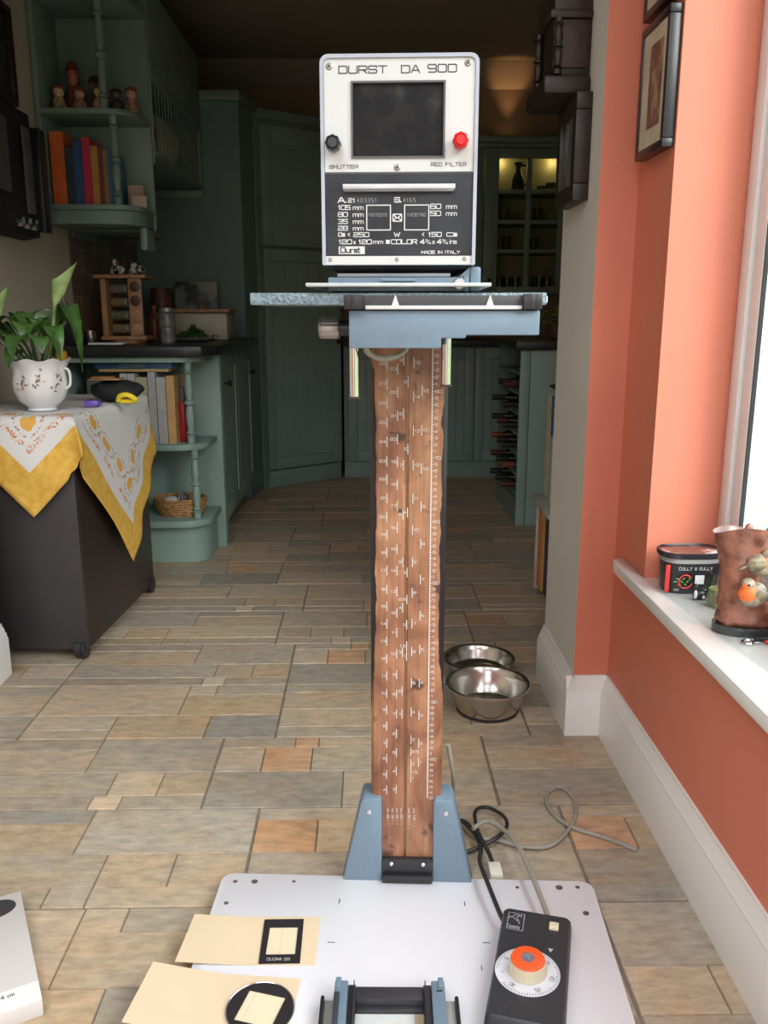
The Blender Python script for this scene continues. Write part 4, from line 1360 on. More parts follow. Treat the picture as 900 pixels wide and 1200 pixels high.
tx.text('SHUTTER', (hx(385), yP, hz(193.5)), (1, 0, 0), (0, 0, 1), .0038, .0040, .0006, .30)
tx.text('RED FILTER', (hx(507), yP, hz(191.5)), (1, 0, 0), (0, 0, 1), .0038, .0036, .0006, .30)
part(tx, 'lettering', lett_k, fp, offset=1, smooth=False)
for px, py in ((386, 76), (548.5, 73.5), (466.5, 193)):
    s_ = part(MB().lathe([(.001, -yP + .0012), (.0026, -yP + .0014), (.0040, -yP + .0006), (.0040, -yP)], (hx(px), 0, hz(py)), 16, 'y'), 'screw', mat('dull_screw', (.35, .33, .30), .35, .8), fp)
    part(MB().box(hx(px) - .0012, hx(px) + .0012, yP - .0016, yP - .0013, hz(py) - .0012, hz(py) + .0012, 0), 'screw_slot', lett_k, fp)
for px, py, m_, nm, lb in ((391, 167, mat('black_knob', (.02, .02, .022), .3), 'shutter_knob', 'black fluted shutter knob'), (541, 165, mat('red_knob', (.62, .015, .015), .4), 'filter_knob', 'red fluted filter knob')):
    k_ = MB()
    k_.lathe([(.001, -yP + .024), (.0055, -yP + .024), (.0062, -yP + .0225), (.0072, -yP + .0235), (.0088, -yP + .022), (.0092, -yP + .019), (.0090, -yP + .006), (.0045, -yP + .004), (.004, -yP)], (hx(px), 0, hz(py)), 48, 'y',
             fn=lambda a, h: 1 + .05 * math.cos(a * 8))
    o = part(k_, nm, m_)
    o['label'] = lb
# black lower panel
lp = part(MB().box(hx(379.5), hx(557.5), yP, yF + .0005, hz(299), hz(200), 0), 'lower_panel', panel_k)
ha = part(MB().prism([(hx(401), hz(219)), (hx(536), hz(219)), (hx(536), hz(213)), (hx(401), hz(213))], 'y', yP - .006, yP, bev=.0008), 'handle_bar', mat('silver_bar', (.55, .55, .56), .35, .4))
part(MB().box(hx(402), hx(534.5), yP - .005, yP, hz(222), hz(219.2), .0003), 'handle_lower_lip', mat('dark_silver', (.16, .16, .17), .4, .5), ha)  # darker lip along the bottom of the bar
tx = MB()


def lt(s, px, py, h, w, t=.0010, gap=.3):
    tx.text(s, (hx(px), yP, hz(py)), (1, 0, 0), (0, 0, 1), h, w, t, gap)


lt('A.', 395, 234, .0052, .0078, .0013)
lt('21', 407.5, 234, .0045, .0040, .0010)
lt('S.', 463.5, 234, .0052, .0060, .0013)
for s_, py in (('105', 242.7), ('80', 251.2), ('35', 259.6), ('28', 267.8)):
    lt(s_, 394.8, py, .0049, .0053 if s_ != '105' else .0050, .00098, .2)
    lt('mm', 413, py, .0050, .0052, .0008, .22)
for s_, py in (('60', 242), ('50', 250.4)):
    lt(s_, 507, py, .0052, .0057, .00098, .2)
    lt('mm', 526, py, .0052, .0052, .0008, .22)
lt('<', 406.5, 275.5, .0048, .0044, .0009)
lt('250', 413.5, 275.7, .0048, .0055, .00098, .25)
lt('W', 463, 275.7, .0048, .0070, .0010)
lt('<', 497, 275.5, .0048, .0044, .0009)
lt('150', 504.5, 275.7, .0048, .0053, .00098, .25)
lt('120', 395, 284.5, .0049, .0055, .00098, .2)
lt('x', 413.5, 284.5, .0049, .0035, .0009)
lt('120', 419.3, 284.5, .0049, .0055, .00098, .2)
lt('mm', 437.5, 284.2, .0046, .0050, .0008, .2)
lt('COLOR', 459.5, 284.5, .0049, .0055, .00098, .2)
lt('4', 495, 284.5, .0049, .0050, .0011)
lt('3', 501.2, 282, .0024, .0024, .0006)
lt('/', 503.5, 284.5, .0046, .0050, .0006)
lt('4', 505.5, 285, .0024, .0024, .0006)
lt('x', 510, 284.5, .0049, .0035, .0009)
lt('4', 515.5, 284.5, .0049, .0050, .0011)
lt('3', 521.6, 282, .0024, .0024, .0006)
lt('/', 523.8, 284.5, .0046, .0050, .0006)
lt('4', 526, 285, .0024, .0024, .0006)
lt('ins', 530.5, 284.3, .0048, .0042, .0008, .2)
lt('MADE IN ITALY', 496.5, 296.6, .0032, .0036, .0007, .22)
# squares
for a, b in ((429, 459), (475, 505.5)):
    for q in ((a, 237, b, 238.2), (a, 267, b, 268.2), (a, 237, a + 1.2, 268), (b - 1.2, 237, b, 268)):
        tx.quad((hx(q[0]), yP - .0004, hz(q[3])), (hx(q[2]), yP - .0004, hz(q[3])), (hx(q[2]), yP - .0004, hz(q[1])), (hx(q[0]), yP - .0004, hz(q[1])))
# small box mark
for pl in ([(461.5, 248.5), (472, 248.5), (472, 257), (461.5, 257), (461.5, 248.5)], [(462, 249), (466.8, 253.5), (471.5, 249)], [(462, 256.5), (465.5, 252.5)], [(471.5, 256.5), (468, 252.5)]):
    for (ax, ay), (bx, by) in zip(pl, pl[1:]):
        d = Vector((hx(bx) - hx(ax), 0, hz(by) - hz(ay))).normalized()
        n_ = Vector((-d.z, 0, d.x)) * .0006
        A, B = Vector((hx(ax), yP - .0004, hz(ay))), Vector((hx(bx), yP - .0004, hz(by)))
        tx.quad(A - n_, B - n_, B + n_, A + n_)
# small lamp symbols and the filled square
tx.quad((hx(453), yP - .0004, hz(284.5)), (hx(457.5), yP - .0004, hz(284.5)), (hx(457.5), yP - .0004, hz(279.6)), (hx(453), yP - .0004, hz(279.6)))
tx.text('o', (hx(395), yP, hz(275)), (1, 0, 0), (0, 0, 1), .0062, .0058, .0010)
tx.text('m', (hx(400.3), yP, hz(275)), (1, 0, 0), (0, 0, 1), .0052, .0020, .0012)
tx.text('O', (hx(527), yP, hz(275.5)), (1, 0, 0), (0, 0, 1), .0042, .0085, .0009)
tx.text('m', (hx(536.5), yP, hz(275.2)), (1, 0, 0), (0, 0, 1), .0052, .0022, .0014)
# logo plate
tx.quad((hx(395), yP - .0004, hz(297)), (hx(427), yP - .0004, hz(297)), (hx(427), yP - .0004, hz(287.5)), (hx(395), yP - .0004, hz(287.5)))
part(tx, 'white_lettering', lett_w, lp, offset=1, smooth=False)
tg = MB()
tg.text('403351', (hx(418), yP, hz(234)), (1, 0, 0), (0, 0, 1), .0045, .0024, .0004, .45)
tg.text('4165', (hx(474), yP, hz(234)), (1, 0, 0), (0, 0, 1), .0045, .0024, .0004, .45)
tg.text('11270370', (hx(432), yP, hz(251)), (1, 0, 0), (0, 0, 1), .0034, .0019, .0004, .35)
tg.text('11232760', (hx(479), yP, hz(251)), (1, 0, 0), (0, 0, 1), .0034, .0019, .0004, .35)
part(tg, 'stamped_numbers', lett_g, lp, offset=1, smooth=False)
tk = MB()
tk.text('D', (hx(397.5), yP, hz(295)), (1, 0, 0), (0, 0, 1), .0060, .0055, .0014, lift=.0008)
tk.text('urst', (hx(404.5), yP, hz(295)), (1, 0, 0), (0, 0, 1), .0060, .0058, .0013, .20, lift=.0008)
part(tk, 'logo_lettering', lett_k, lp, offset=1, smooth=False)
ws = part(MB().box(hx(378.5), hx(558), yP, yF + .0005, hz(309.5), hz(299.4), 0), 'lower_strip', panel_w)
for px, py in ((384.5, 303.8), (466.5, 303.8), (549, 303)):
    part(MB().lathe([(.001, -yP + .0008), (.0018, -yP + .001), (.0026, -yP + .0004), (.0026, -yP)], (hx(px), 0, hz(py)), 14, 'y'), 'screw', mat('dull_screw', (.35, .33, .30), .35, .8), ws)

# ================================================================== TIMER
# the dial is built at 1.12 of the drawing size
T = thing('darkroom_timer', 'black darkroom timer with orange knob and white dial on the white baseboard', 'timer', (.246, 1.108, .0224), R(-15.5))
TX = MW[T]


def tp(mb, name, m, parent=None, **k):
    if name in ('dial', 'dial_markings', 'ribbed_knob', 'knob_cap', 'roundel'):
        ctr = Vector((dc.x, dc.y, 0))
        mb.bm.transform(Matrix.Translation(ctr) @ Matrix.Diagonal((1.13, 1.13, 1, 1)) @ Matrix.Translation(-ctr))
    mb.bm.transform(TX)
    return mb.build(name, m, parent or T, **k)


b = MB()
zt = .040


def rect_ring(hx_, hy, z, r=.008, n=4):
    p = []
    for cx_, cy_, a0 in ((hx_ - r, hy - r, 0), (-hx_ + r, hy - r, 90), (-hx_ + r, -hy + r, 180), (hx_ - r, -hy + r, 270)):
        for i in range(n):
            a = R(a0 + 90 * i / (n - 1))
            p.append((cx_ + r * math.cos(a), cy_ + r * math.sin(a), z))
    return p


b.loft([[(x, y - .004, z) for x, y, z in rr_] for rr_ in (rect_ring(.0565, .118, 0), rect_ring(.0565, .118, .022), rect_ring(.0545, .1155, zt - .004), rect_ring(.052, .113, zt))])
body = tp(b, 'case', mat('timer_black_case', (.028, .030, .034), .42, var=.15, scale=200))
dc = Vector((-.004, -.026))
zt2 = zt + .0002
ring = tp(MB().lathe([(.030, zt2), (.0425, zt2), (.0428, zt2 + .0008), (.0425, zt2 + .0016), (.001, zt2 + .0016)], (dc.x, dc.y, 0), 64), 'dial', mat('white_dial', (.62, .62, .66), .35, var=.02))
tk = MB()
for i in range(72):
    a = R(i * 5)
    if R(188) < a < R(225):
        continue
    d = Vector((math.cos(a), math.sin(a), 0))
    n_ = Vector((-d.y, d.x, 0)) * .00035
    z = Vector((0, 0, zt2 + .0019))
    c_ = Vector((dc.x, dc.y, 0)) + z
    r0, r1 = (.0368 if i % 5 == 0 else .0385), .0418
    tk.quad(c_ + d * r0 - n_, c_ + d * r1 - n_, c_ + d * r1 + n_, c_ + d * r0 + n_)
for s_, a in (('5', 150), ('10', 96), ('15', 40), ('20', -10), ('25', -62), ('30', -120), ('1', 195)):
    a = R(a)
    d = Vector((math.cos(a), math.sin(a), 0))
    u = Vector((d.y, -d.x, 0))
    w_ = .0032 * len(s_) + .0009
    o_ = Vector((dc.x, dc.y, zt2 + .0017)) + d * .0305 - u * w_ / 2
    tk.text(s_, o_, u, d, .0052, .0032, .0006, .2)
tp(tk, 'dial_markings', lett_k, ring, offset=1, smooth=False)
kz = zt2 + .0018
kb = tp(MB().lathe([(.001, kz), (.0245, kz), (.0252, kz + .002), (.0232, kz + .020), (.001, kz + .020)], (dc.x, dc.y, 0), 84, fn=lambda a, h: 1 + (.016 if int(a / (2 * math.pi) * 84 + .5) % 2 else -.012)), 'ribbed_knob',
        mat('ivory_plastic', (.62, .56, .40), .4, var=.03))
kc = tp(MB().lathe([(.001, kz + .0202), (.0215, kz + .0202), (.0225, kz + .0215), (.0215, kz + .0235), (.020, kz + .024), (.001, kz + .024)], (dc.x, dc.y, 0), 48), 'knob_cap', mat('fluorescent_orange', (.85, .09, .018), .4, var=.02))
kc['label'] = 'bright orange knob cap with grey roundel'
tp(MB().lathe([(.001, kz + .0241), (.0085, kz + .0241), (.0085, kz + .0246), (.001, kz + .0246)], (dc.x, dc.y, 0), 32), 'roundel', mat('grey_roundel', (.13, .14, .17), .4), kc)


def logo(mb, ox, oy, s, z):
    L = [[(0, .62), (.06, .72), (.14, .66), (.22, .72), (.34, .92), (.5, .95), (.62, .86)], [(.5, .95), (.66, .9), (.80, .96)], [(.22, .72), (.3, .6), (.46, .46), (.56, .34), (.66, .30), (.70, .12)],
         [(.62, .86), (.48, .7), (.5, .62), (.64, .44), (.62, .34)], [(.04, .62), (.03, .52)], [(.68, .88), (.80, .80)]]
    for pl in L:
        for (ax, ay), (bx, by) in zip(pl, pl[1:]):
            A, B = Vector((ox + ax * s, oy + ay * s, z)), Vector((ox + bx * s, oy + by * s, z))
            d = (B - A).normalized()
            n_ = Vector((-d.y, d.x, 0)) * s * .022
            mb.quad(A - n_ - d * s * .01, B - n_ + d * s * .01, B + n_ + d * s * .01, A + n_ - d * s * .01)


lg = MB()
logo(lg, dc.x - .0055, dc.y - .0065, .012, kz + .0248)
lx0, lx1, ly0, ly1 = -.0455, -.019, .060, .100
z_ = zt + .0004
for q in ((lx0, ly0, lx1, ly0 + .0009), (lx0, ly1 - .0009, lx1, ly1), (lx0, ly0, lx0 + .0009, ly1), (lx1 - .0009, ly0, lx1, ly1)):
    lg.quad((q[0], q[1], z_), (q[2], q[1], z_), (q[2], q[3], z_), (q[0], q[3], z_))
logo(lg, lx0 + .002, ly0 + .0125, .025, z_)
lg.text('Samoria', (lx0 + .0013, ly0 + .0028, z_), (1, 0, 0), (0, 1, 0), .0085, .0030, .0009, .085)
lg.prism([(.0225, .032), (.0305, .032), (.0265, .0235)][::-1], 'z', zt, zt + .0005)
tp(lg, 'white_markings', mat('silver_print', (.42, .42, .43), .5, var=0), body, offset=1, smooth=False)
tp(MB().box(.021, .036, .074, .090, zt - .001, zt + .004, .0012), 'button', mat('ivory_button', (.68, .60, .42), .4, var=.02))

# ================================================================== CARDS AND FOCUS MASKS
manila = mat('manila_card', (.66, .52, .35), .7, var=.03, scale=8)


def sheet(name, rows_, th, m, parent, ny=1):
    """folded card from a grid of points (list of rows of xyz), given thickness"""
    mb = MB()
    bm = mb.bm
    T_ = [[bm.verts.new((p[0], p[1], p[2] + th)) for p in r_] for r_ in rows_]
    B_ = [[bm.verts.new(p) for p in r_] for r_ in rows_]
    for g, s in ((T_, 1), (B_, -1)):
        for i in range(len(g) - 1):
            for j in range(len(g[0]) - 1):
                f = (g[i][j], g[i][j + 1], g[i + 1][j + 1], g[i + 1][j])
                bm.faces.new(f if s > 0 else f[::-1])
    for i in range(len(T_) - 1):
        bm.faces.new((T_[i][0], T_[i + 1][0], B_[i + 1][0], B_[i][0]))
        bm.faces.new((T_[i][-1], B_[i][-1], B_[i + 1][-1], T_[i + 1][-1]))
    for j in range(len(T_[0]) - 1):
        bm.faces.new((T_[0][j], B_[0][j], B_[0][j + 1], T_[0][j + 1]))
        bm.faces.new((T_[-1][j], T_[-1][j + 1], B_[-1][j + 1], B_[-1][j]))
    return mb.build(name, m, parent)


def lerp(a, b, t):
    return tuple(x + (y - x) * t for x, y in zip(a, b))


def folded(name, tl, tr_, br, bl_, fold_t, m, lab, liftL, group=None):
    rows_ = []
    for v in (0, .5, 1):
        r_ = []
        for u in (0, .25 * fold_t * 2, fold_t * .85, fold_t, fold_t * 1.12, 1):
            p = lerp(lerp(tl, tr_, u), lerp(bl_, br, u), v)
            z = p[2] + (liftL * (1 - u / fold_t) ** 1.2 if u < fold_t else 0)
            r_.append((p[0], p[1], z))
        rows_.append(r_)
    mb_t = thing(name, lab, 'card', tuple(bl_), 0, group)
    o = sheet('card_sheet', rows_, .0007, m, mb_t)
    return mb_t


c1_ = folded('folded_card', (-.297, 1.264, .0224), (-.084, 1.261, .0224), (-.086, 1.150, .0224), (-.307, 1.155, .0224), .47, manila, 'folded manila card carrying the square black slide mask', .006, 'manila cards')
c2_ = folded('folded_card', (-.338, 1.146, .0228), (-.106, 1.122, .0224), (-.12, 1.005, .0224), (-.355, 1.03, .0224), .48, manila, 'folded manila card carrying the round black mask', .014, 'manila cards')
mask_m = mat('black_mask', (.022, .018, .02), .45, var=.1)


def frame_poly(name, outer, inner, z0, z1, m, parent):
    mb = MB()
    bm = mb.bm
    n = len(outer)
    a = [bm.verts.new((x, y, z1)) for x, y in outer]
    b_ = [bm.verts.new((x, y, z1)) for x, y in inner]
    c = [bm.verts.new((x, y, z0)) for x, y in outer]
    d = [bm.verts.new((x, y, z0)) for x, y in inner]
    for i in range(n):
        j = (i + 1) % n
        bm.faces.new((a[i], a[j], b_[j], b_[i]))
        bm.faces.new((c[i], d[i], d[j], c[j]))
        bm.faces.new((a[i], c[i], c[j], a[j]))
        bm.faces.new((b_[i], b_[j], d[j], d[i]))
    return mb.build(name, m, parent)


t = thing('square_mask', 'square black slide mask with white lettering on the farther manila card', 'mask', (-.145, 1.2, .0232))
oc = [(-.1755, 1.1535), (-.1105, 1.1535), (-.1115, 1.2535), (-.1775, 1.2535)]
ic = [(-.1665, 1.172), (-.1195, 1.172), (-.1195, 1.2345), (-.1665, 1.2345)]
frame_poly('frame', oc, ic, .0232, .0252, mask_m, t)
MB().box(-.1665, -.1195, 1.172, 1.2345, .0232, .0236).build('film_window', mat('manila_window', (.70, .60, .42), .5, var=.02), t)
MB().box(-.1455, -.1452, 1.172, 1.2345, .02361, .02366).build('centre_line', mat('thin_grey_line', (.3, .25, .2), .6), t)
MB().text('DUOMA 66', (-.163, 1.1585, .0252), (1, 0, 0), (0, 1, 0), .0055, .0036, .0006, .22).build('lettering', lett_w, t, offset=1, smooth=False)
t = thing('round_mask', 'round black mask with silver rim on the nearer manila card', 'mask', (-.162, 1.063, .0232))
n = 48
cc = (-.162, 1.063)
a0 = -.28
sq = [(.029, .029), (-.029, .029), (-.029, -.029), (.029, -.029)]
sq = [(cc[0] + x * math.cos(a0) - y * math.sin(a0), cc[1] + x * math.sin(a0) + y * math.cos(a0)) for x, y in sq]
outer, inner = [], []
for i in range(n):
    a = 2 * math.pi * i / n + math.pi / 4 + a0
    outer.append((cc[0] + .0485 * math.cos(a), cc[1] + .0485 * math.sin(a)))
    k = i / n * 4
    q = int(k)
    f = k - q
    inner.append(lerp(sq[q], sq[(q + 1) % 4], f))
frame_poly('disc', outer, inner, .0232, .0256, mask_m, t)
MB().lathe([(.0487, .0232), (.0505, .0234), (.0510, .0255), (.0500, .0272), (.0487, .0262)], (cc[0], cc[1], 0), 56, caps=False).build('rim', mat('dark_chrome_rim', (.35, .33, .33), .2, .9), t)
MB().prism(sq, 'z', .0232, .0236).build('film_window', mat('manila_window', (.70, .60, .42), .5, var=.02), t)
a1, a2 = lerp(sq[1], sq[0], .18), lerp(sq[2], sq[3], .18)
MB().tube([(a1[0], a1[1], .02365), (a2[0], a2[1], .02365)], .00015, 4).build('centre_line', mat('thin_grey_line', (.3, .25, .2), .6), t)
MB().text('DUMA 66', (-.182, 1.0245, .0256), (math.cos(-.12), math.sin(-.12), 0), (-math.sin(-.12), math.cos(-.12), 0), .0055, .0036, .0006, .22).build('lettering', lett_w, t, offset=1, smooth=False)

# ================================================================== NEGATIVE CARRIER
K = thing('negative_carrier', 'blue and black framed negative carrier lying on the white baseboard', 'carrier', (.027, 1.0, .0224), R(-1.5))
KX = MW[K]


def kp(mb, name, m, parent=None, **k):
    mb.bm.transform(KX)
    return mb.build(name, m, parent or K, **k)


y1_ = .078
for s_ in (-1, 1):
    a, b_ = (.0615, .0815)
    X_ = sorted((s_ * a, s_ * b_))
    rl = kp(MB().box(X_[0], X_[1], -.12, y1_ + .006, .004, .030, .002).box(min(s_ * .072, s_ * .080), max(s_ * .072, s_ * .080), y1_ - .01, y1_ + .009, .024, .033, .001), 'side_rail', blue)
    X2 = sorted((s_ * .073, s_ * .0775))
    if s_ < 0:
        kp(MB().box(X2[0] - .004, X2[1], -.12, y1_ - .018, .0301, .0318, .0006), 'rail_slot', mat('dark_steel_slot', (.05, .06, .075), .3), rl)
    else:
        kp(MB().box(X2[0] - .004, X2[1], y1_ - .016, y1_ - .0145, .0301, .0318, .0003), 'catch', black, rl)
    X3 = sorted((s_ * .0500, s_ * .0612))
    kp(MB().box(X3[0], X3[1], -.12, y1_ + .003, .002, .0245, .001).box(min(s_ * .052, s_ * .0535), max(s_ * .052, s_ * .0535), -.12, y1_ + .004, .0246, .032, .0004), 'inner_channel', mat('dark_grey_channel', (.035, .035, .04), .4))
    X4 = sorted((s_ * .082, s_ * .0955))
    kp(MB().box(X4[0], X4[1], -.12, y1_ - .014, .000, .012, .0005), 'outer_plate', mat('pale_grey_plate', (.34, .33, .31), .4))
    X5 = sorted((s_ * .0957, s_ * .1015))
    kp(MB().box(X5[0], X5[1], -.12, y1_ - .012, .0, .020, .002), 'outer_bar', black)
kp(MB().box(-.0498, .0498, y1_ - .024, y1_, .002, .024, .001).box(-.0498, .0498, y1_ - .032, y1_ - .0242, .002, .012, .001), 'cross_bar', mat('dark_grey_channel', (.035, .035, .04), .4))
kp(MB().box(-.0498, .0498, -.12, y1_ - .0325, .001, .006), 'glass_plate', mat('milky_glass', (.56, .58, .56), .12, var=.04, scale=20, coat=.5))
kp(MB().box(-.016, .016, -.03, -.004, .0062, .020, .002), 'tan_block', mat('tan_block', (.38, .30, .25), .5))
kp(MB().box(.036, .0495, -.12, y1_ - .034, .0061, .0075), 'masking_strip', mat('tan_strip', (.42, .34, .24), .5))

# ================================================================== PAPER BOX
P = thing('paper_box', 'flat grey-white photographic paper box with black logo at the lower left on the floor', 'box', (-.60, 1.13, .0), R(27.5))
PX = MW[P]


def pp(mb, name, m, parent=None, **k):
    mb.bm.transform(PX)
    return mb.build(name, m, parent or P, **k)


pi = PX.inverted()
TRc = pi @ Vector((-.617, 1.332, 0))
BRc = pi @ Vector((-.493, 1.080, 0))
xr, yt_, yb_ = TRc.x, TRc.y, BRc.y
pb = pp(MB().box(xr - .21, xr, yb_, yt_, .0, .028, .0015), 'lid', mat('grey_white_card', (.56, .53, .50), .5, var=.03, scale=6))
pp(MB().box(xr - .2095, xr - .0004, yb_ + .0004, yb_ + .043, .0279, .02835, 0), 'white_band', mat('white_card_band', (.78, .77, .74), .4, var=.01), pb)
lgm = MB()
pts_o = [(xr - .045 + .034 * math.cos(a), yt_ - .033 + .024 * math.sin(a)) for a in [2 * math.pi * i / 32 for i in range(32)]]
pts_i = [(xr - .050 + .013 * math.cos(a), yt_ - .033 + .008 * math.sin(a)) for a in [2 * math.pi * i / 32 for i in range(32)]]
for i in range(32):
    j = (i + 1) % 32
    lgm.quad((*pts_o[i], .0284), (*pts_o[j], .0284), (*pts_i[j], .0284), (*pts_i[i], .0284))
pp(lgm, 'logo', lett_k, pb, offset=1, smooth=False)
lx = MB()
lx.text('20,3 x 25,4 cm', (xr - .036, yb_ + .028, .0284), (1, 0, 0), (0, 1, 0), .0065, .0042, .0011, .2, align='r')
lx.text('8 x 10 in', (xr - .062, yb_ + .017, .0284), (1, 0, 0), (0, 1, 0), .0065, .0042, .0011, .2, align='r')
pp(lx, 'size_lettering', lett_k, pb, offset=1, smooth=False)

# ================================================================== BOWLS AND CABLES
def bowl(cx_, cy_, r, h, lab):
    t = thing('pet_bowl', lab, 'bowl', (cx_, cy_, 0), 0, 'steel pet bowls')
    o = [(r * .66, .0065), (r * .72, .007), (r * .80, h * .35), (r * .90, h * .75), (r * .945, h - .006), (r * .975, h - .007), (r, h - .004), (r * 1.0, h - .001), (r * .975, h + .001), (r * .94, h), (r * .90, h - .004),
         (r * .86, h * .72), (r * .76, h * .34), (r * .66, .014), (r * .4, .011), (.001, .0105)]
    MB().lathe(o, (cx_, cy_, 0), 56, caps=False).build('shell', steel, t)
    MB().lathe([(r * .5, .0015), (r * .69, 0), (r * .74, .003), (r * .73, .009), (r * .655, .0064), (r * .5, .0064)], (cx_, cy_, 0), 40, caps=False).build('rubber_foot', black_mt, t)


bowl(.314, 2.085, .112, .078, 'nearer steel pet bowl on the tiled floor right of the column')
bowl(.318, 2.305, .104, .056, 'farther steel pet bowl partly behind the nearer one')
t = MB().box(.12, .205, 2.20, 2.285, .001, .012, .003).build('scoop', mat('pale_blue_plastic', (.25, .42, .62), .4))
tag(t, 'pale blue plastic scoop between the steel bowls and the column', 'scoop')

flexg = mat('grey_beige_flex', (.30, .28, .23), .5)
flexk = mat('black_flex', (.02, .022, .022), .4)
o = MB().tube([(.145, 1.43, .25), (.16, 1.46, .16), (.168, 1.56, .05), (.178, 1.60, .012), (.19, 1.55, .006), (.215, 1.505, .006), (.25, 1.50, .006), (.30, 1.475, .006), (.36, 1.48, .006), (.42, 1.56, .006), (.44, 1.64, .006), (.42, 1.69, .006), (.385, 1.66, .006), (.38, 1.60, .006), (.41, 1.54, .006),
               (.47, 1.50, .006), (.52, 1.46, .006)], .0042, 10, smooth=8).build('power_cable', flexg)
tag(o, 'grey mains flex coming off the column and looping over the floor by the skirting', 'cable')
o = MB().tube([(.205, 1.50, .030), (.235, 1.525, .03), (.262, 1.49, .035), (.28, 1.42, .045), (.288, 1.33, .05), (.296, 1.235, .045), (.297, 1.218, .040)], .0045, 10, smooth=8).build('timer_cable', flexg)
tag(o, 'grey flex running up over the baseboard edge into the timer', 'cable')
o = MB().tube([(.14, 1.445, .012), (.16, 1.51, .012), (.185, 1.555, .013), (.205, 1.52, .016), (.215, 1.46, .016), (.205, 1.40, .03), (.205, 1.33, .048), (.215, 1.25, .046), (.222, 1.223, .040)], .0042, 10, smooth=8).build('timer_cable', flexk)
tag(o, 'black flex dropping from beside the bracket into the left of the timer', 'cable')
o = MB().tube([(.15, 1.43, .005), (.18, 1.455, .005), (.24, 1.48, .016), (.275, 1.52, .02), (.275, 1.57, .014), (.245, 1.60, .014), (.218, 1.57, .022), (.215, 1.50, .024), (.228, 1.44, .018), (.232, 1.415, .012)], .0040, 10, smooth=8).build('knotted_cable', flexk)
tag(o, 'black flex tied in a loose loop on the floor behind the baseboard', 'cable')
o = MB().box(.222, .246, 1.374, 1.414, .0005, .018, .003).build('connector_block', mat('ivory_connector', (.66, .62, .52), .5))
tag(o, 'small ivory connector block at the end of the looped black flex', 'connector')

# ================================================================== TROLLEY, CLOTH, POT PLANT
tr_ang = R(-3.0)
TL = thing('trolley_cabinet', 'dark brown castored cabinet under the yellow and white cloth at the left', 'cabinet', (-.848, 2.442, 0), tr_ang)
TLX = MW[TL]


def lp_(mb, name, m, parent=None, **k):
    mb.bm.transform(TLX)
    return mb.build(name, m, parent or TL, **k)


dkb = mat('dark_brown_laminate', (.028, .019, .018), .38, var=.12, scale=4)
ZT = .737
lp_(MB().box(-.372, -.0005, 0, .018, .032, ZT - .0205, .001), 'front_panel', mat('charcoal_laminate', (.034, .031, .033), .4, var=.1, scale=4))
lp_(MB().box(-.018, 0, .0185, .67, .032, ZT - .0205, .001), 'side_panel', dkb)
lp_(MB().box(-.372, -.354, .0185, .67, .032, ZT - .0205, .001), 'side_panel', dkb)
lp_(MB().box(-.352, -.02, .655, .67, .055, ZT - .0205, .001), 'back_panel', dkb)
lp_(MB().box(-.376, .004, -.004, .675, ZT - .020, ZT, .002), 'top', dkb)
lp_(MB().box(-.352, -.02, .02, .65, .055, .075), 'bottom', dkb)
for x_, y_ in ((-.030, .015), (-.016, .645), (-.335, .035), (-.335, .635)):
    c_ = lp_(MB().cyl((x_ - .010, y_, .0302), (x_ + .010, y_, .0302), .030, 24).cyl((x_ + .012, y_, .0302), (x_ + .020, y_, .0302), .030, 24), 'castor', black)
    lp_(MB().box(x_ - .014, x_ + .022, y_ - .02, y_ + .024, .032, .0545, .004), 'castor_housing', black, c_)

# cloth: a square laid diagonally and draped over the front and side edges
cl_mat = bpy.data.materials.new('printed_cloth')
cl_mat.use_nodes = True
nt = cl_mat.node_tree
bs = nt.nodes['Principled BSDF']
bs.inputs['Roughness'].default_value = .85
tcn = nt.nodes.new('ShaderNodeUVMap')
tcn.uv_map = 'UVMap'
_so = tcn.outputs['UV']
sp = nt.nodes.new('ShaderNodeSeparateXYZ')
nt.links.new(_so, sp.inputs[0])


def unoise(scale, detail, st=(1, 1, 1), dist=0):
    mp = nt.nodes.new('ShaderNodeMapping')
    mp.inputs['Scale'].default_value = st
    nz = nt.nodes.new('ShaderNodeTexNoise')
    nz.inputs['Scale'].default_value = scale
    nz.inputs['Detail'].default_value = detail
    nz.inputs['Distortion'].default_value = dist
    nt.links.new(_so, mp.inputs[0])
    nt.links.new(mp.outputs[0], nz.inputs['Vector'])
    return nz.outputs['Fac']


au, av = nmath('ABSOLUTE', sp.outputs['X']), nmath('ABSOLUTE', sp.outputs['Y'])
mxv = nmath('MAXIMUM', au, av)
mnv = nmath('MINIMUM', au, av)
bord = nmath('GREATER_THAN', mxv, .375)
ycol = nramp(unoise(40, 6), [(.35, (.66, .37, .045)), (.65, (.78, .49, .10))])
# line of orange sprigs just inside the border
band = nmath('MULTIPLY', nmath('GREATER_THAN', mxv, .322), nmath('LESS_THAN', mxv, .340))
sprig = nmath('MULTIPLY', band, nmath('GREATER_THAN', unoise(70, 3, (1, 1, 1), 2), .53))
sprig = nmath('MULTIPLY', sprig, nmath('GREATER_THAN', unoise(9, 1), .46))
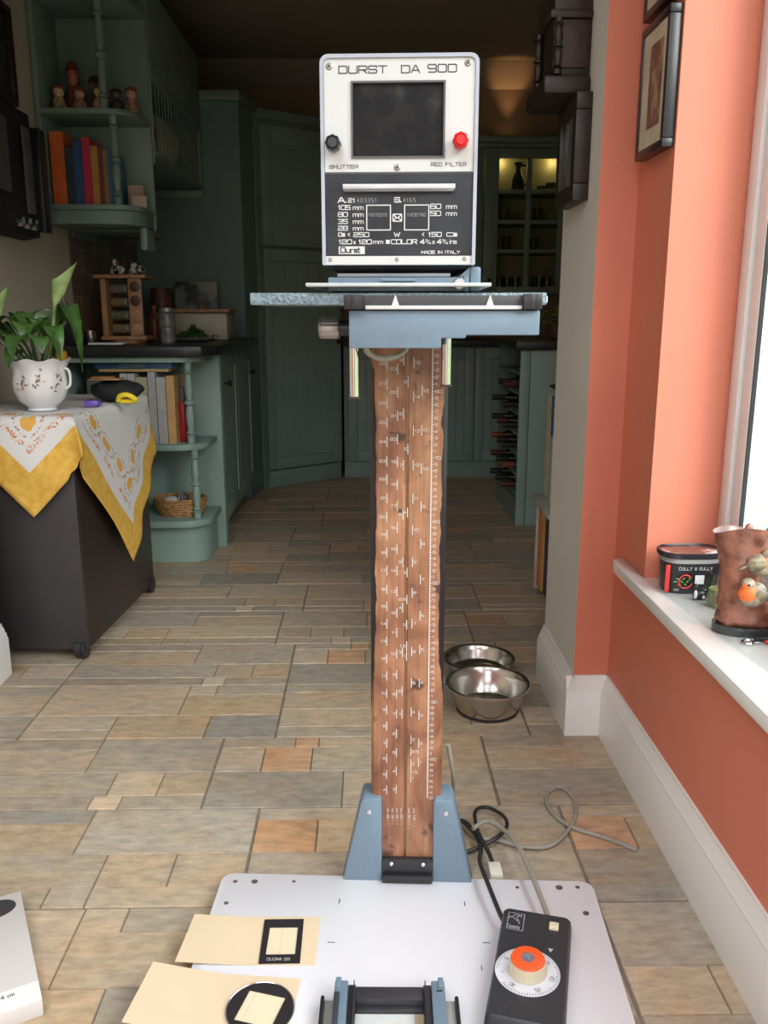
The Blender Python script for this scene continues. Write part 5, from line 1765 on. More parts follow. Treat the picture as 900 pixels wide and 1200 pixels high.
# yellow tulip shapes: periodic lozenges
per = nmath('SUBTRACT', nmath('FRACT', nmath('MULTIPLY', mnv, 9.0)), .5)
lat = nmath('MULTIPLY', nmath('SUBTRACT', mxv, .278), 15.0)
rad = nmath('ADD', nmath('MULTIPLY', per, per), nmath('MULTIPLY', lat, lat))
tul = nmath('LESS_THAN', rad, nmath('ADD', .02, nmath('MULTIPLY', unoise(45, 1), .10)))
outl = nmath('MULTIPLY', nmath('LESS_THAN', nmath('ABSOLUTE', nmath('SUBTRACT', rad, .22)), .05), nmath('GREATER_THAN', unoise(110, 2), .52))
onlyside = nmath('GREATER_THAN', sp.outputs['X'], 0.0)
tul = nmath('MULTIPLY', tul, onlyside)
outl = nmath('MULTIPLY', outl, onlyside)
cc_ = nmix(tul, (.70, .69, .68), (.72, .40, .08))
cc_ = nmix(outl, cc_, (.40, .22, .12))
cc_ = nmix(sprig, cc_, (.60, .20, .05))
cc_ = nmix(bord, cc_, ycol)
nt.links.new(cc_, bs.inputs['Base Color'])
N = 72
HS = .467
me = bpy.data.meshes.new('tablecloth')
vs, fs, uvs = [], [], []
cxy = Vector((-.115, .362))      # cloth centre in the trolley frame
for i in range(N + 1):
    for j in range(N + 1):
        a = -HS + 2 * HS * i / N
        b_ = -HS + 2 * HS * j / N
        dx, dy = (a + b_) / math.sqrt(2), (b_ - a) / math.sqrt(2)
        x_, y_ = cxy.x + dx, cxy.y + dy
        ex, ey = max(0, x_ - .004), max(0, -.004 - y_)
        ew, eb = max(0, -.374 - x_), max(0, y_ - .676)
        z = ZT + .0012
        if ex > 0 or ey > 0:
            r_ = .012
            def over(e_):
                # quarter-round then straight drop
                q = r_ * math.pi / 2
                if e_ < q:
                    th = e_ / r_
                    return r_ * math.sin(th), r_ * (1 - math.cos(th))
                return r_, r_ + e_ - q
            ox_, dz1 = over(ex)
            oy_, dz2 = over(ey)
            both = min(ex, ey)
            z = ZT + .0012 - math.hypot(dz1, dz2) * (1 if both < 1e-6 else .93)
            x_ = min(x_, .004) + ox_ + .35 * both + (.006 * math.sin(z * 30 + y_ * 14) * min(1, ex * 6) if ex else 0)
            y_ = max(y_, -.004) - oy_ - .35 * both - (.006 * math.sin(z * 26 + x_ * 17) * min(1, ey * 6) if ey else 0)
            if ex > 0:
                x_ += .012 * min(1, ex * 4) + .02 * ex
            if ey > 0:
                y_ -= .012 * min(1, ey * 4) + .02 * ey
        else:
            z += .0004 * (1 + math.sin(x_ * 40) * math.sin(y_ * 33))
        if ew > 0:
            x_ = -.374 - min(ew, .004)
            z -= max(0, ew - .004)
        if eb > 0:
            y_ = .676 + min(eb, .004)
            z -= max(0, eb - .004)
        vs.append((x_, y_, z))
        uvs.append((a, b_))
for i in range(N):
    for j in range(N):
        q = i * (N + 1) + j
        fs.append((q, q + N + 1, q + N + 2, q + 1))
me.from_pydata(vs, [], fs)
uvl = me.uv_layers.new(name='UVMap')
for l in me.loops:
    uvl.data[l.index].uv = uvs[l.vertex_index]
for p in me.polygons:
    p.use_smooth = True
me.materials.append(cl_mat)
clo = bpy.data.objects.new('tablecloth', me)
C.objects.link(clo)
clo.location = TL.location
clo.rotation_euler = TL.rotation_euler
sm = clo.modifiers.new('thickness', 'SOLIDIFY')
sm.thickness = .0012
sm.offset = 1
tag(clo, 'white printed cloth with wide yellow border draped corner-wise over the dark cabinet', 'tablecloth')

ZC = ZT + .0045
# pot
px_, py_ = -.975, 2.585
t = thing('potted_lily', 'leafy green lily in a fluted white china pot with floral sprigs on the cloth', 'plant', (px_, py_, ZC))
china = mat('white_china', (.74, .73, .74), .12, var=.015, coat=.6)
fl_ = lambda a, h: 1 + (.05 * (abs(math.cos(a * 4)) - .6)) * min(1, max(0, (h - ZC - .02) / .04))


def potring(r, h, lip=0):
    return (r, h)


pm = MB()
prof = [(.040, .0), (.043, .003), (.040, .009), (.044, .013), (.066, .032), (.078, .062), (.080, .085), (.076, .108), (.077, .125), (.086, .143), (.093, .152)]
rings = []
seg = 64
for r_, h in prof + [(r_ - .004, h) for r_, h in prof[::-1][:6]]:
    ring = []
    top = max(0, (h - .12) / .03)
    for i in range(seg):
        a = 2 * math.pi * i / seg
        k = fl_(a, ZC + h)
        zz_ = ZC + h + top * .004 * math.cos(a * 8)
        ring.append((px_ + r_ * k * math.cos(a), py_ + r_ * k * math.sin(a), zz_))
    rings.append(ring)
pm.loft(rings, caps=True)
pot = pm.build('pot', china, t, ang=60)
MB().lathe([(.002, ZC + .128), (.071, ZC + .128), (.071, ZC + .132), (.002, ZC + .134)], (px_, py_, 0), 24).build('soil', mat('potting_soil', (.03, .02, .014), .9, var=.4, scale=90), t)
for s_ in (1,):
    hm = MB().tube([(px_ + s_ * .078, py_ - .01, ZC + .125), (px_ + s_ * .090, py_ - .012, ZC + .120), (px_ + s_ * .094, py_ - .012, ZC + .10), (px_ + s_ * .090, py_ - .01, ZC + .075), (px_ + s_ * .076, py_ - .01, ZC + .065)], .004, 8, smooth=5)
    hm.build('handle', china, t)
# floral sprigs as thin enamel leaves on the pot wall
spm = [mat('sprig_brown', (.18, .12, .08), .4), mat('sprig_peach', (.62, .38, .24), .4), mat('sprig_grey', (.22, .24, .20), .4)]
for k, ca_ in enumerate((-1.85, -1.35, -.55)):
    fm = MB()
    for q in range(15):
        a = ca_ + rnd.gauss(0, .13)
        h = .085 + (a - ca_) * .06 + rnd.gauss(0, .011)
        k_ = fl_(a, ZC + h) * .0795 + .0016
        c_ = Vector((px_ + k_ * math.cos(a), py_ + k_ * math.sin(a), ZC + h))
        fm.ell(c_, (.0045, .0006, .0022), 6, mi=rnd.choice((0, 0, 1, 2)), rot=Matrix.Rotation(a + math.pi / 2, 3, 'Z') @ Matrix.Rotation(rnd.uniform(-1, 1), 3, 'Y'))
    fm.build('floral_sprig', spm, pot, kind='stuff')


def leaf(base_, tip_pt, width, sag, m, parent, stem_r=.0028, curl=.25, name='leaf'):
    base_, tip_pt = Vector(base_), Vector(tip_pt)
    d = tip_pt - base_
    st = base_ + d * .42 + Vector((0, 0, sag * 1.2))
    side = d.cross(Vector((0, 0, 1)))
    if side.length < .02:
        side = Vector((1, 0, 0))
    side.normalize()
    MB_ = MB()
    MB_.tube([base_, base_ + d * .22 + Vector((0, 0, sag * .8)), st], stem_r, 6, smooth=3)
    n = 8
    rows_ = []
    for i in range(n + 1):
        s = i / n
        c_ = st.lerp(tip_pt, s) + Vector((0, 0, sag * math.sin(s * math.pi) * .8))
        w = width * 1.45 * (math.sin(min(1, s * 1.5 + .1) * math.pi * .5) * (1 - s ** 2.2) + .02)
        upv = side.cross((tip_pt - st).normalized())
        if upv.z < 0:
            upv = -upv
        row = []
        for q in (-1, -.5, 0, .5, 1):
            row.append(c_ + side * w * q + upv * w * curl * abs(q) + upv * .004 * math.sin(s * 14 + q * 3) * abs(q))
        rows_.append(row)
    bm = MB_.bm
    width *= 1
    V_ = [[bm.verts.new(p) for p in r_] for r_ in rows_]
    V2_ = [[bm.verts.new(p - Vector((0, 0, .0006))) for p in r_] for r_ in rows_]
    for i in range(n):
        for j in range(4):
            bm.faces.new((V_[i][j], V_[i + 1][j], V_[i + 1][j + 1], V_[i][j + 1]))
            bm.faces.new((V2_[i][j], V2_[i][j + 1], V2_[i + 1][j + 1], V2_[i + 1][j]))
    return MB_.build(name, m, parent, ang=80)


lg1 = mat('lily_leaf_green', (.06, .135, .03), .35, var=.35, scale=30, coat=.2)
lg2 = mat('lily_leaf_pale', (.26, .36, .12), .4, var=.3, scale=40)
zb_ = ZC + .13
for bx_, by_, tx_, ty_, tz_, w_, sg_ in ((0, 0, -.13, -.02, .20, .036, .05), (-.02, .01, -.16, .03, .155, .038, .06), (.01, 0, .085, -.06, .20, .034, .04), (.02, .01, .13, .0, .115, .042, .115), (0, -.02, -.03, -.12, .155, .032, .05),
                                         (-.01, -.02, -.09, -.09, .17, .036, .05), (.02, -.01, .05, -.10, .175, .034, .04), (0, .02, .02, .12, .25, .036, .05), (-.03, 0, -.17, -.04, .11, .034, .08), (.01, .02, .10, .07, .22, .03, .05),
                                         (.0, 0, -.06, .05, .29, .030, .02), (.01, .01, .02, -.05, .245, .03, .04), (-.01, 0, -.11, .0, .25, .03, .04), (.02, -.02, .09, -.07, .15, .03, .07), (-.02, -.01, -.05, -.10, .135, .026, .03),
                                         (.03, .02, .045, .03, .30, .040, .02), (-.02, .03, -.08, .09, .22, .036, .06), (.02, .03, .08, .10, .27, .032, .05), (-.01, .0, -.19, .02, .20, .036, .05), (0, -.01, .0, -.09, .205, .036, .05),
                                         (.03, .0, .135, -.03, .17, .040, .10), (-.03, -.02, -.13, -.08, .12, .032, .05)):
    leaf((px_ + bx_, py_ + by_, zb_), (px_ + tx_, py_ + ty_, ZC + tz_), w_, sg_, lg1, t)


def spathe(base_, top_, m, lean):
    base_, top_ = Vector(base_), Vector(top_)
    mb = MB().tube([base_, base_.lerp(top_, .5) + Vector((lean * .2, 0, 0)), top_], .0055, 8, smooth=4)
    mb.build('flower_stalk', lg2, t)
    f = MB()
    seg = 14
    rings = []
    for s, r_, tilt in ((0, .006, 0), (.15, .010, .0), (.4, .017, .004), (.65, .021, .010), (.85, .026, .022), (1, .030, .034)):
        ring = []
        for i in range(seg):
            a = 2 * math.pi * i / seg
            back = max(0, math.cos(a))
            z = s * .075 + back * s * s * .05
            ring.append((top_.x + lean * (s + back * s * .6) + r_ * math.cos(a), top_.y + r_ * math.sin(a) * .8, top_.z + z + .004 * math.sin(3 * a) * s))
        rings.append(ring)
    f.loft(rings, caps=False)
    f.build('flower', m, t, ang=80)


spathe((px_ + .02, py_, zb_), (px_ + .065, py_ - .01, ZC + .305), mat('green_spathe', (.30, .42, .16), .45, var=.25, scale=50), .028)
spathe((px_ - .03, py_, zb_), (px_ - .115, py_ - .02, ZC + .24), mat('green_spathe', (.30, .42, .16), .45, var=.25, scale=50), .018)

# small things behind the pot
o = MB().ell((-.83, 2.86, ZC + .035), (.085, .07, .036), 20, fn=lambda v: 1 + .12 * math.sin(v.x * 7 + v.z * 3) * math.cos(v.y * 5)).build('black_pouch', mat('black_fabric', (.012, .012, .013), .8, var=.3, scale=80))
tag(o, 'black fabric pouch lying on the cloth behind the china pot', 'pouch')
o = MB().tube([(-.80, 2.765, ZC + .010), (-.79, 2.755, ZC + .026), (-.765, 2.75, ZC + .030), (-.745, 2.757, ZC + .018), (-.75, 2.765, ZC + .010), (-.795, 2.77, ZC + .009)], .0085, 8, smooth=5).build('tape_measure', mat('yellow_plastic', (.75, .58, .03), .4))
tag(o, 'bright yellow plastic loop handle in front of the black pouch', 'handle')
o = MB().box(-.94 + .06, -.94 + .105, 2.665, 2.71, ZC + .001, ZC + .020, .005).build('sweet_packet', mat('blue_purple_foil', (.03, .10, .42), .3, ramp=[(.35, (.02, .15, .45)), (.5, (.22, .05, .42)), (.65, (.05, .30, .5))], scale=50))
tag(o, 'small shiny blue and purple packet beside the china pot', 'packet')
o = MB().box(-.90, -.80, 2.79, 2.86, ZC + .073, ZC + .078, .002).box(-.895, -.83, 2.80, 2.85, ZC + .0785, ZC + .083, .001).build('brown_paper_wrap', mat('brown_paper', (.36, .18, .07), .7, var=.3))
tag(o, 'crumpled brown paper on top of the black pouch', 'paper')
o = MB().lathe([(.014, ZC + .142), (.018, ZC + .150), (.017, ZC + .170), (.008, ZC + .178)], (px_ + .058, py_ + .03, 0), 14).build('orange_tub', mat('orange_yellow_plastic', (.70, .36, .04), .4))
tag(o, 'small orange cap peeping over the right rim of the china pot', 'cap')

# ================================================================== LEFT WALL THINGS
AX = -1.239
t = thing('wall_audio_unit', 'black and grey wall-hung audio unit with round knobs on the left wall', 'audio unit', (-1.22, 3.0, 1.28))
MB().prism([(-1.239, 1.28), (-1.175, 1.29), (-1.165, 1.40), (-1.18, 1.70), (-1.239, 1.72)], 'y', 2.55, 3.24, bev=.004).build('body', black_mt, t)
MB().box(-1.165, -1.158, 2.56, 2.98, 1.41, 1.64, .002).build('speaker_panel', mat('dull_grey_cloth', (.085, .085, .09), .8), t)
MB().box(-1.165, -1.155, 3.11, 3.17, 1.36, 1.64, .002).build('side_panel', mat('dull_grey_cloth', (.085, .085, .09), .8), t)
MB().box(-1.18, -1.15, 3.235, 3.30, 1.31, 1.66, .004).build('end_cover', black, t)
for y_, r_ in ((3.03, .016), (3.09, .018), (3.15, .018)):
    MB().lathe([(.001, -1.150), (r_, -1.150), (r_, -1.167), (.001, -1.168)], (0, y_, 1.325), 16, 'x').build('knob', chrome, t)
t = thing('framed_picture', 'dark framed picture high on the cream left wall', 'picture', (-1.235, 2.95, 1.73))
MB().box(AX, -1.215, 2.40, 3.26, 1.73, 1.755, .003).box(AX, -1.215, 2.40, 3.26, 2.02, 2.045, .003).box(AX, -1.215, 3.225, 3.26, 1.756, 2.019, .003).box(AX, -1.215, 2.40, 2.435, 1.756, 2.019, .003).build('frame', darkwood, t)
MB().box(AX, -1.228, 2.436, 3.224, 1.756, 2.019).build('print', mat('dark_print', (.03, .022, .02), .3, var=.8, scale=8), t)

# ================================================================== RIGHT JAMB: picture and carved wall bracket
t = thing('framed_picture', 'dark box-framed picture on the white jamb at the right', 'picture', (.49, 2.14, 1.275))
fx0, fx1 = .468, .5045
MB().box(fx0, fx1, 2.045, 2.235, 1.275, 1.312, .003).box(fx0, fx1, 2.045, 2.235, 1.468, 1.5045, .003).box(fx0, fx1, 2.045, 2.078, 1.3125, 1.4675, .003).box(fx0, fx1, 2.205, 2.235, 1.3125, 1.4675, .003).build('frame', darkwood, t)
MB().box(.480, .488, 2.0785, 2.2045, 1.3126, 1.4674).build('print', mat('pale_mirror_print', (.12, .13, .12), .12, var=.6, scale=14, coat=.6), t)
t = thing('carved_bracket', 'dark carved wooden wall clock case above the picture on the white jamb', 'clock case', (.44, 2.18, 1.505))
cvm = darkwood
MB().box(.418, .5045, 2.085, 2.28, 1.545, 2.0, .006).build('case', cvm, t)
MB().box(.398, .5045, 2.07, 2.29, 1.505, 1.5445, .008).build('base_moulding', cvm, t)
MB().box(.408, .5045, 2.075, 2.285, 1.66, 1.68, .006).build('cross_moulding', cvm, t)
spindle(.427, 2.074, 1.545, 1.66, .009).build('turned_column', cvm, t)
spindle(.408, 2.20, 1.545, 1.66, .009).build('turned_column', cvm, t)
MB().box(.432, .495, 2.078, 2.0845, 1.56, 1.65, .003).build('carved_panel', mat('reddish_dark_wood', (.035, .015, .010), .5, var=.4, scale=60), t)

# pictures on the narrow orange wall
for (za, zb, lab) in ((1.335, 1.585, 'black framed sepia photograph on the orange wall beside the window'), (1.60, 1.85, 'upper black framed picture on the orange wall, cut by the top of the photo')):
    t = thing('framed_picture', lab, 'picture', (.58, 1.83, za), 0)
    ya, yb2 = 1.742, 1.915
    MB().box(.566, .5895, ya, yb2, za, za + .016, .002).box(.566, .5895, ya, yb2, zb - .016, zb, .002).box(.566, .5895, ya, ya + .016, za + .0165, zb - .0165, .002).box(.566, .5895, yb2 - .016, yb2, za + .0165, zb - .0165, .002).build('frame', black, t)
    MB().box(.5690, .5890, ya + .0165, yb2 - .0165, za + .0165, zb - .0165).build('mount', mat('cream_mount', (.72, .64, .50), .6), t)
    if za < 1.5:
        MB().box(.5684, .5689, ya + .036, yb2 - .060, za + .050, zb - .045).build('photograph', mat('sepia_photo', (.2, .1, .06), .4, ramp=[(.40, (.12, .055, .035)), (.52, (.20, .11, .07)), (.62, (.42, .32, .22))], scale=22, detail=3), t)
    MB().box(.5672, .5676, ya + .0165, yb2 - .0165, za + .0165, zb - .0165).build('glazing', glass, t)

# ================================================================== SILL THINGS
ZS = .4752
t = thing('soup_tub', 'black oval food tub with chilli label at the far end of the sill', 'tub', (.65, 1.655, ZS))
S2 = Matrix.Translation((.6515, 1.652, 0)) @ Matrix.Scale(.66, 4, (0, 1, 0))


def tub(mb, name, m, parent=None, **k):
    mb.bm.transform(S2)
    return mb.build(name, m, parent or t, **k)


def ov(a, h):
    return 1 / (abs(math.cos(a)) ** 3 + abs(math.sin(a)) ** 3) ** (1 / 3)


tub(MB().lathe([(.001, ZS), (.052, ZS), (.054, ZS + .003), (.0585, ZS + .072), (.060, ZS + .073), (.001, ZS + .0735)], (0, 0, 0), 48, fn=ov), 'body', mat('tub_black', (.018, .017, .02), .35))
tub(MB().lathe([(.0585, ZS + .074), (.064, ZS + .074), (.065, ZS + .079), (.064, ZS + .084), (.061, ZS + .085), (.058, ZS + .082)], (0, 0, 0), 48, fn=ov, caps=False), 'lid_rim', mat('tub_lid_black', (.02, .018, .022), .2))
tub(MB().lathe([(.001, ZS + .0745), (.058, ZS + .0745), (.058, ZS + .0815), (.001, ZS + .0815)], (0, 0, 0), 48, fn=ov), 'lid_film', mat('lid_print', (.6, .6, .6), .2, ramp=[(.42, (.10, .04, .035)), (.5, (.30, .12, .09)), (.56, (.70, .68, .66))], scale=14, coat=.5))
tub(MB().lathe([(.0578, ZS + .0635), (.0590, ZS + .0635), (.0598, ZS + .0728), (.0585, ZS + .0728)], (0, 0, 0), 48, fn=ov, caps=False), 'clear_band', mat('clear_grey_band', (.30, .29, .29), .2))


def tubp(u, z):
    """point on the front face of the tub; u along x"""
    r = .0535 + .005 * z / .07
    best = None
    a = -math.pi / 2 + math.asin(max(-1, min(1, u / .0585)))
    k = ov(a, 0)
    x = r * k * math.cos(a)
    y = r * k * math.sin(a)
    return Vector((.668 + x, 1.652 + y * .66, ZS + z))


fx_y = 1.652 - .0585 * .66
lb = MB()
DXT = -.0165
lb.text('CULLY & SULLY', (.6335 + DXT, fx_y - .0002, ZS + .051), (1, 0, 0), (0, 0, 1), .0058, .0042, .0008, .22)
lb.text('400g', (.626 + DXT, fx_y + .0018, ZS + .008), (1, 0, 0), (0, 0, 1), .004, .0028, .0005, .2)
lb.build('brand_lettering', lett_w, t, offset=1, smooth=False)
MB().box(.6095 + DXT, .6185 + DXT, fx_y + .0065, fx_y + .0075, ZS + .004, ZS + .060, .0004).build('red_stripe', mat('label_red', (.60, .03, .03), .4), t)
rl_ = MB()
rl_.tube([(.648 + DXT + .0135 * math.cos(a), fx_y - .0003, ZS + .027 + .0135 * math.sin(a)) for a in [2 * math.pi * i / 24 * .85 + .6 for i in range(25)]], .0013, 6)
rl_.build('red_pepper_print', mat('label_red', (.60, .03, .03), .4), t)
gl_ = MB()
for q in range(9):
    gl_.ell((.628 + DXT + q * .004, fx_y - .0002, ZS + .027 + .007 * math.sin(q * 2.1)), (.0042, .0004, .0012), 6, rot=Matrix.Rotation(math.sin(q * 3) * 1.2, 3, 'Y'))
gl_.build('green_leaf_print', mat('label_green', (.12, .28, .05), .4), t)
wl_ = MB().box(.667 + DXT, .685 + DXT, fx_y - .0006, fx_y + .0002, ZS + .022, ZS + .040)
wl_.build('price_sticker', mat('white_sticker', (.72, .72, .70), .5), t)
# black and white trinket
t = thing('trinket', 'tiny black and white knotted trinket on the sill in front of the tub', 'trinket', (.652, 1.595, ZS))
MB().ell((.652, 1.585, ZS + .009), (.016, .010, .009), 14).ell((.642, 1.583, ZS + .020), (.006, .006, .013), 12).ell((.660, 1.587, ZS + .016), (.010, .007, .006), 12).build('black_body', mat('glossy_black', (.02, .022, .022), .15), t)
MB().ell((.640, 1.578, ZS + .012), (.0035, .004, .009), 10).ell((.655, 1.576, ZS + .007), (.003, .003, .004), 8).build('white_patch', white_p, t)
# small jar
# glass jar
t = thing('glass_jar', 'small clear jar with green contents between tub and boot ornament', 'jar', (.672, 1.545, ZS))
MB().lathe([(.001, ZS + .001), (.018, ZS + .001), (.020, ZS + .004), (.020, ZS + .035), (.001, ZS + .036)], (.672, 1.545, 0), 20).build('contents', mat('jar_moss', (.16, .20, .07), .6, var=.6, scale=120), t)
MB().lathe([(.0205, ZS), (.0225, ZS + .003), (.0225, ZS + .05), (.019, ZS + .058), (.020, ZS + .064), (.018, ZS + .064)], (.672, 1.545, 0), 20, caps=False).build('glass', glass, t)

# ceramic boot with robins
t = thing('boot_ornament', 'brown ceramic boot planter with two robins on the window sill', 'ornament', (.69, 1.39, ZS))
boot = mat('brown_glazed_boot', (.12, .04, .025), .18, var=.4, scale=38, coat=.3, col2=(.36, .14, .09))
bx0, by0 = .648, 1.415
rings = []
for z, cx_, rx_, ry_ in ((.016, .030, .064, .036), (.028, .032, .068, .038), (.042, .028, .062, .037), (.054, .012, .048, .035), (.066, .004, .038, .033), (.085, .003, .034, .031), (.105, .002, .034, .031), (.125, .002, .039, .034), (.150, .004, .050, .040), (.170, .006, .056, .044)):
    ring = []
    for i in range(32):
        a = 2 * math.pi * i / 32
        w_ = 1 + .06 * math.sin(a * 6 + z * 110) * math.sin(z * 60 + a) + .045 * math.sin(z * 230 + 1)
        zz_ = z + (.012 * math.sin(a) ** 2 + .008 * math.cos(a + 2.4)) * max(0, (z - .11) / .04)
        ring.append((bx0 + cx_ + rx_ * w_ * math.cos(a), by0 + ry_ * w_ * math.sin(a), ZS + zz_))
    rings.append(ring)
for z, cx_, rx_, ry_ in ((.166, .004, .047, .036), (.125, .0, .035, .028)):
    rings.append([(bx0 + cx_ + rx_ * math.cos(2 * math.pi * i / 32), by0 + ry_ * math.sin(2 * math.pi * i / 32), ZS + z) for i in range(32)])
MB().loft(rings).build('boot_body', boot, t, ang=70)
sl_ = MB()
sl_.loft([[(bx0 + .030 + .070 * math.cos(a), by0 + .040 * math.sin(a), ZS + z) for a in [2 * math.pi * i / 32 for i in range(32)]] for z in (0.0, .016)])
sl_.build('sole', mat('dark_glazed_sole', (.035, .04, .04), .2, coat=.5), t)
# tongue / collar flap
MB().ell((bx0 + .012, by0 - .004, ZS + .168), (.042, .030, .014), 18, fn=lambda v: 1 + .1 * math.sin(v.x * 8)).build('collar', mat('pinkish_glaze', (.38, .17, .14), .25, var=.35, scale=50, coat=.4), t)
MB().ell((bx0 + .018, by0 + .02, ZS + .180), (.008, .006, .011), 10).build('pull_loop', boot, t)
rob_o = mat('robin_orange', (.75, .16, .03), .4, var=.25, scale=60)
rob_b = mat('robin_brown', (.30, .24, .17), .45, var=.4, scale=90)


def robin(c, s, face, z0):
    q = Matrix.Rotation(face, 3, 'Z')
    c = Vector(c)
    b = MB().ell(c, (s * 1.15, s * .85, s), 18, rot=q @ Matrix.Rotation(-.35, 3, 'Y'))
    b = b.ell(c + q @ Vector((-s * .55, 0, s * .85)), (s * .58, s * .55, s * .55), 14)
    bd = b.build('robin', rob_b, t)
    br = MB().ell(c + q @ Vector((-s * .42, 0, s * .12)), (s * .80, s * .80, s * .88), 16, rot=q).ell(c + q @ Vector((-s * .75, 0, s * .75)), (s * .44, s * .50, s * .44), 12)
    br.build('breast', rob_o, bd)
    MB().cyl(c + q @ Vector((-s * 1.12, 0, s * .85)), c + q @ Vector((-s * 1.45, 0, s * .80)), s * .12, 8, r2=s * .02).build('beak', black, bd)
    e_ = MB()
    for yy in (-1, 1):
        e_.ell(c + q @ Vector((-s * .85, yy * s * .46, s * .98)), (s * .10, s * .10, s * .10), 8)
    e_.build('eyes', mat('glossy_black', (.02, .022, .022), .15), bd)
    MB().ell(c + q @ Vector((s * 1.35, 0, -s * .35)), (s * .6, s * .25, s * .14), 10, rot=q @ Matrix.Rotation(.5, 3, 'Y')).build('tail', rob_b, bd)
    for yy in (-1, 1):
        MB().ell(c + q @ Vector((s * .3, yy * s * .72, s * .05)), (s * .8, s * .22, s * .45), 12, rot=q @ Matrix.Rotation(.35, 3, 'Y')).build('wing', mat('robin_wing', (.20, .17, .10), .45, var=.5, scale=120), bd)


robin((.652, 1.366, ZS + .083), .0215, R(15), 0)
robin((.664, 1.376, ZS + .132), .0195, R(165), 0)
# keys
t = thing('key_bunch', 'keys with a red tag on the sill in front of the boot', 'keys', (.665, 1.345, ZS))
MB().box(.640, .672, 1.348, 1.356, ZS + .001, ZS + .004, .001).tube([(.645 + .009 * math.cos(a), 1.352 + .009 * math.sin(a), ZS + .003) for a in [2 * math.pi * i / 20 for i in range(21)]], .0022, 6).build('key', chrome, t)
MB().box(.66, .72, 1.358, 1.366, ZS + .001, ZS + .007, .002).build('black_key_fob', black, t)
MB().box(.673, .72, 1.346, 1.354, ZS + .001, ZS + .006, .002).build('red_tag', mat('label_red', (.60, .03, .03), .4), t)
# flower pot at the frame edge
t = thing('flower_pot', 'grey pot with yellow-green leaves and a pink flower at the right edge', 'plant', (.722, 1.285, ZS))
MB().lathe([(.022, ZS), (.026, ZS + .004), (.036, ZS + .105), (.038, ZS + .112), (.034, ZS + .112), (.030, ZS + .09), (.001, ZS + .09)], (.728, 1.285, 0), 24).build('pot', mat('grey_ceramic', (.24, .23, .22), .4), t)
ylg = mat('yellow_green_leaf', (.42, .42, .10), .5, var=.3)
for k in range(7):
    a = k * .9 + 2.4
    leaf((.728, 1.285, ZS + .10), (.722 + .04 * math.cos(a), 1.285 + .04 * math.sin(a), ZS + .135 + .012 * (k % 3)), .014, .014, ylg, t, stem_r=.0012)
MB().tube([(.728, 1.285, ZS + .10), (.716, 1.30, ZS + .16), (.704, 1.32, ZS + .20)], .0012, 6, smooth=4).build('flower_stem', ylg, t)
pk = MB()
for k in range(6):
    a = k * math.pi / 3
    pk.ell((.704 + .007 * math.cos(a), 1.325, ZS + .203 + .007 * math.sin(a)), (.0065, .003, .0045), 8, rot=Matrix.Rotation(-a, 3, 'Y'))
pk.build('pink_petals', mat('pink_petal', (.80, .10, .42), .5), t)
MB().ell((bx0 + .050, by0 + .0, ZS + .172), (.014, .012, .018), 14).build('seed_head', mat('olive_brown_bud', (.30, .24, .12), .5, var=.4, scale=90), t)

# ================================================================== WORKTOP THINGS (left)
pine = mat('pine_wood', (.34, .165, .07), .5, var=.25, scale=8, stretch=(6, 6, 1))
sx0, sx1, sy = -1.135, -.945, 3.78
t = thing('spice_rack', 'wooden revolving spice rack of jars on the left worktop', 'spice rack', (-1.04, 3.80, .9004))
MB().lathe([(.001, .9004), (.075, .9004), (.078, .905), (.078, .913), (.001, .914)], (-1.04, 3.82, 0), 28).build('turntable', pine, t)
MB().box(sx0, sx1, 3.74, 3.90, .915, .932, .003).build('base_board', pine, t)
MB().box(sx0 - .015, sx1 + .012, 3.73, 3.91, 1.170, 1.186, .003).build('top_board', pine, t)
MB().box(sx0 + .008, sx0 + .030, 3.745, 3.895, .9325, 1.1695, .002).build('side_board', pine, t)
fbm = MB().box(sx1 - .065, sx1 - .008, 3.742, 3.752, .9325, 1.1695, .002)
fb = fbm.build('front_board', pine, t)
for k in range(4):
    z = .962 + .058 * k
    MB().lathe([(.001, -3.7405), (.0205, -3.7405), (.0225, -3.7418), (.001, -3.742)], (sx1 - .0365, 0, z), 24, 'y').build('jar_hole', mat('dark_hole', (.06, .03, .018), .5) if k > 1 else mat('pine_disc', (.38, .19, .09), .5), fb)
jl = ['lowest', 'second lowest', 'third', 'topmost']
for k in range(4):
    z = .940 + .0555 * k
    j = thing('spice_jar', jl[k] + ' spice jar lying in the left side of the revolving rack', 'jar', (-1.07, 3.80, z), 0, 'spice jars in the rack')
    MB().lathe([(.001, -1.098), (.020, -1.098), (.021, -1.095), (.021, -1.045), (.017, -1.040)], (0, 3.80, z + .0225), 20, 'x').build('jar_body', mat('spice_glass_%d' % k, [(.20, .15, .07), (.12, .14, .06), (.22, .13, .05), (.13, .12, .09)][k], .15, coat=.6, var=.3, scale=80), j)
    MB().lathe([(.017, -1.0395), (.019, -1.0395), (.019, -1.026), (.001, -1.025)], (0, 3.80, z + .0225), 20, 'x').build('jar_lid', mat('jar_lid_grey', (.28, .28, .26), .3, .4), j)
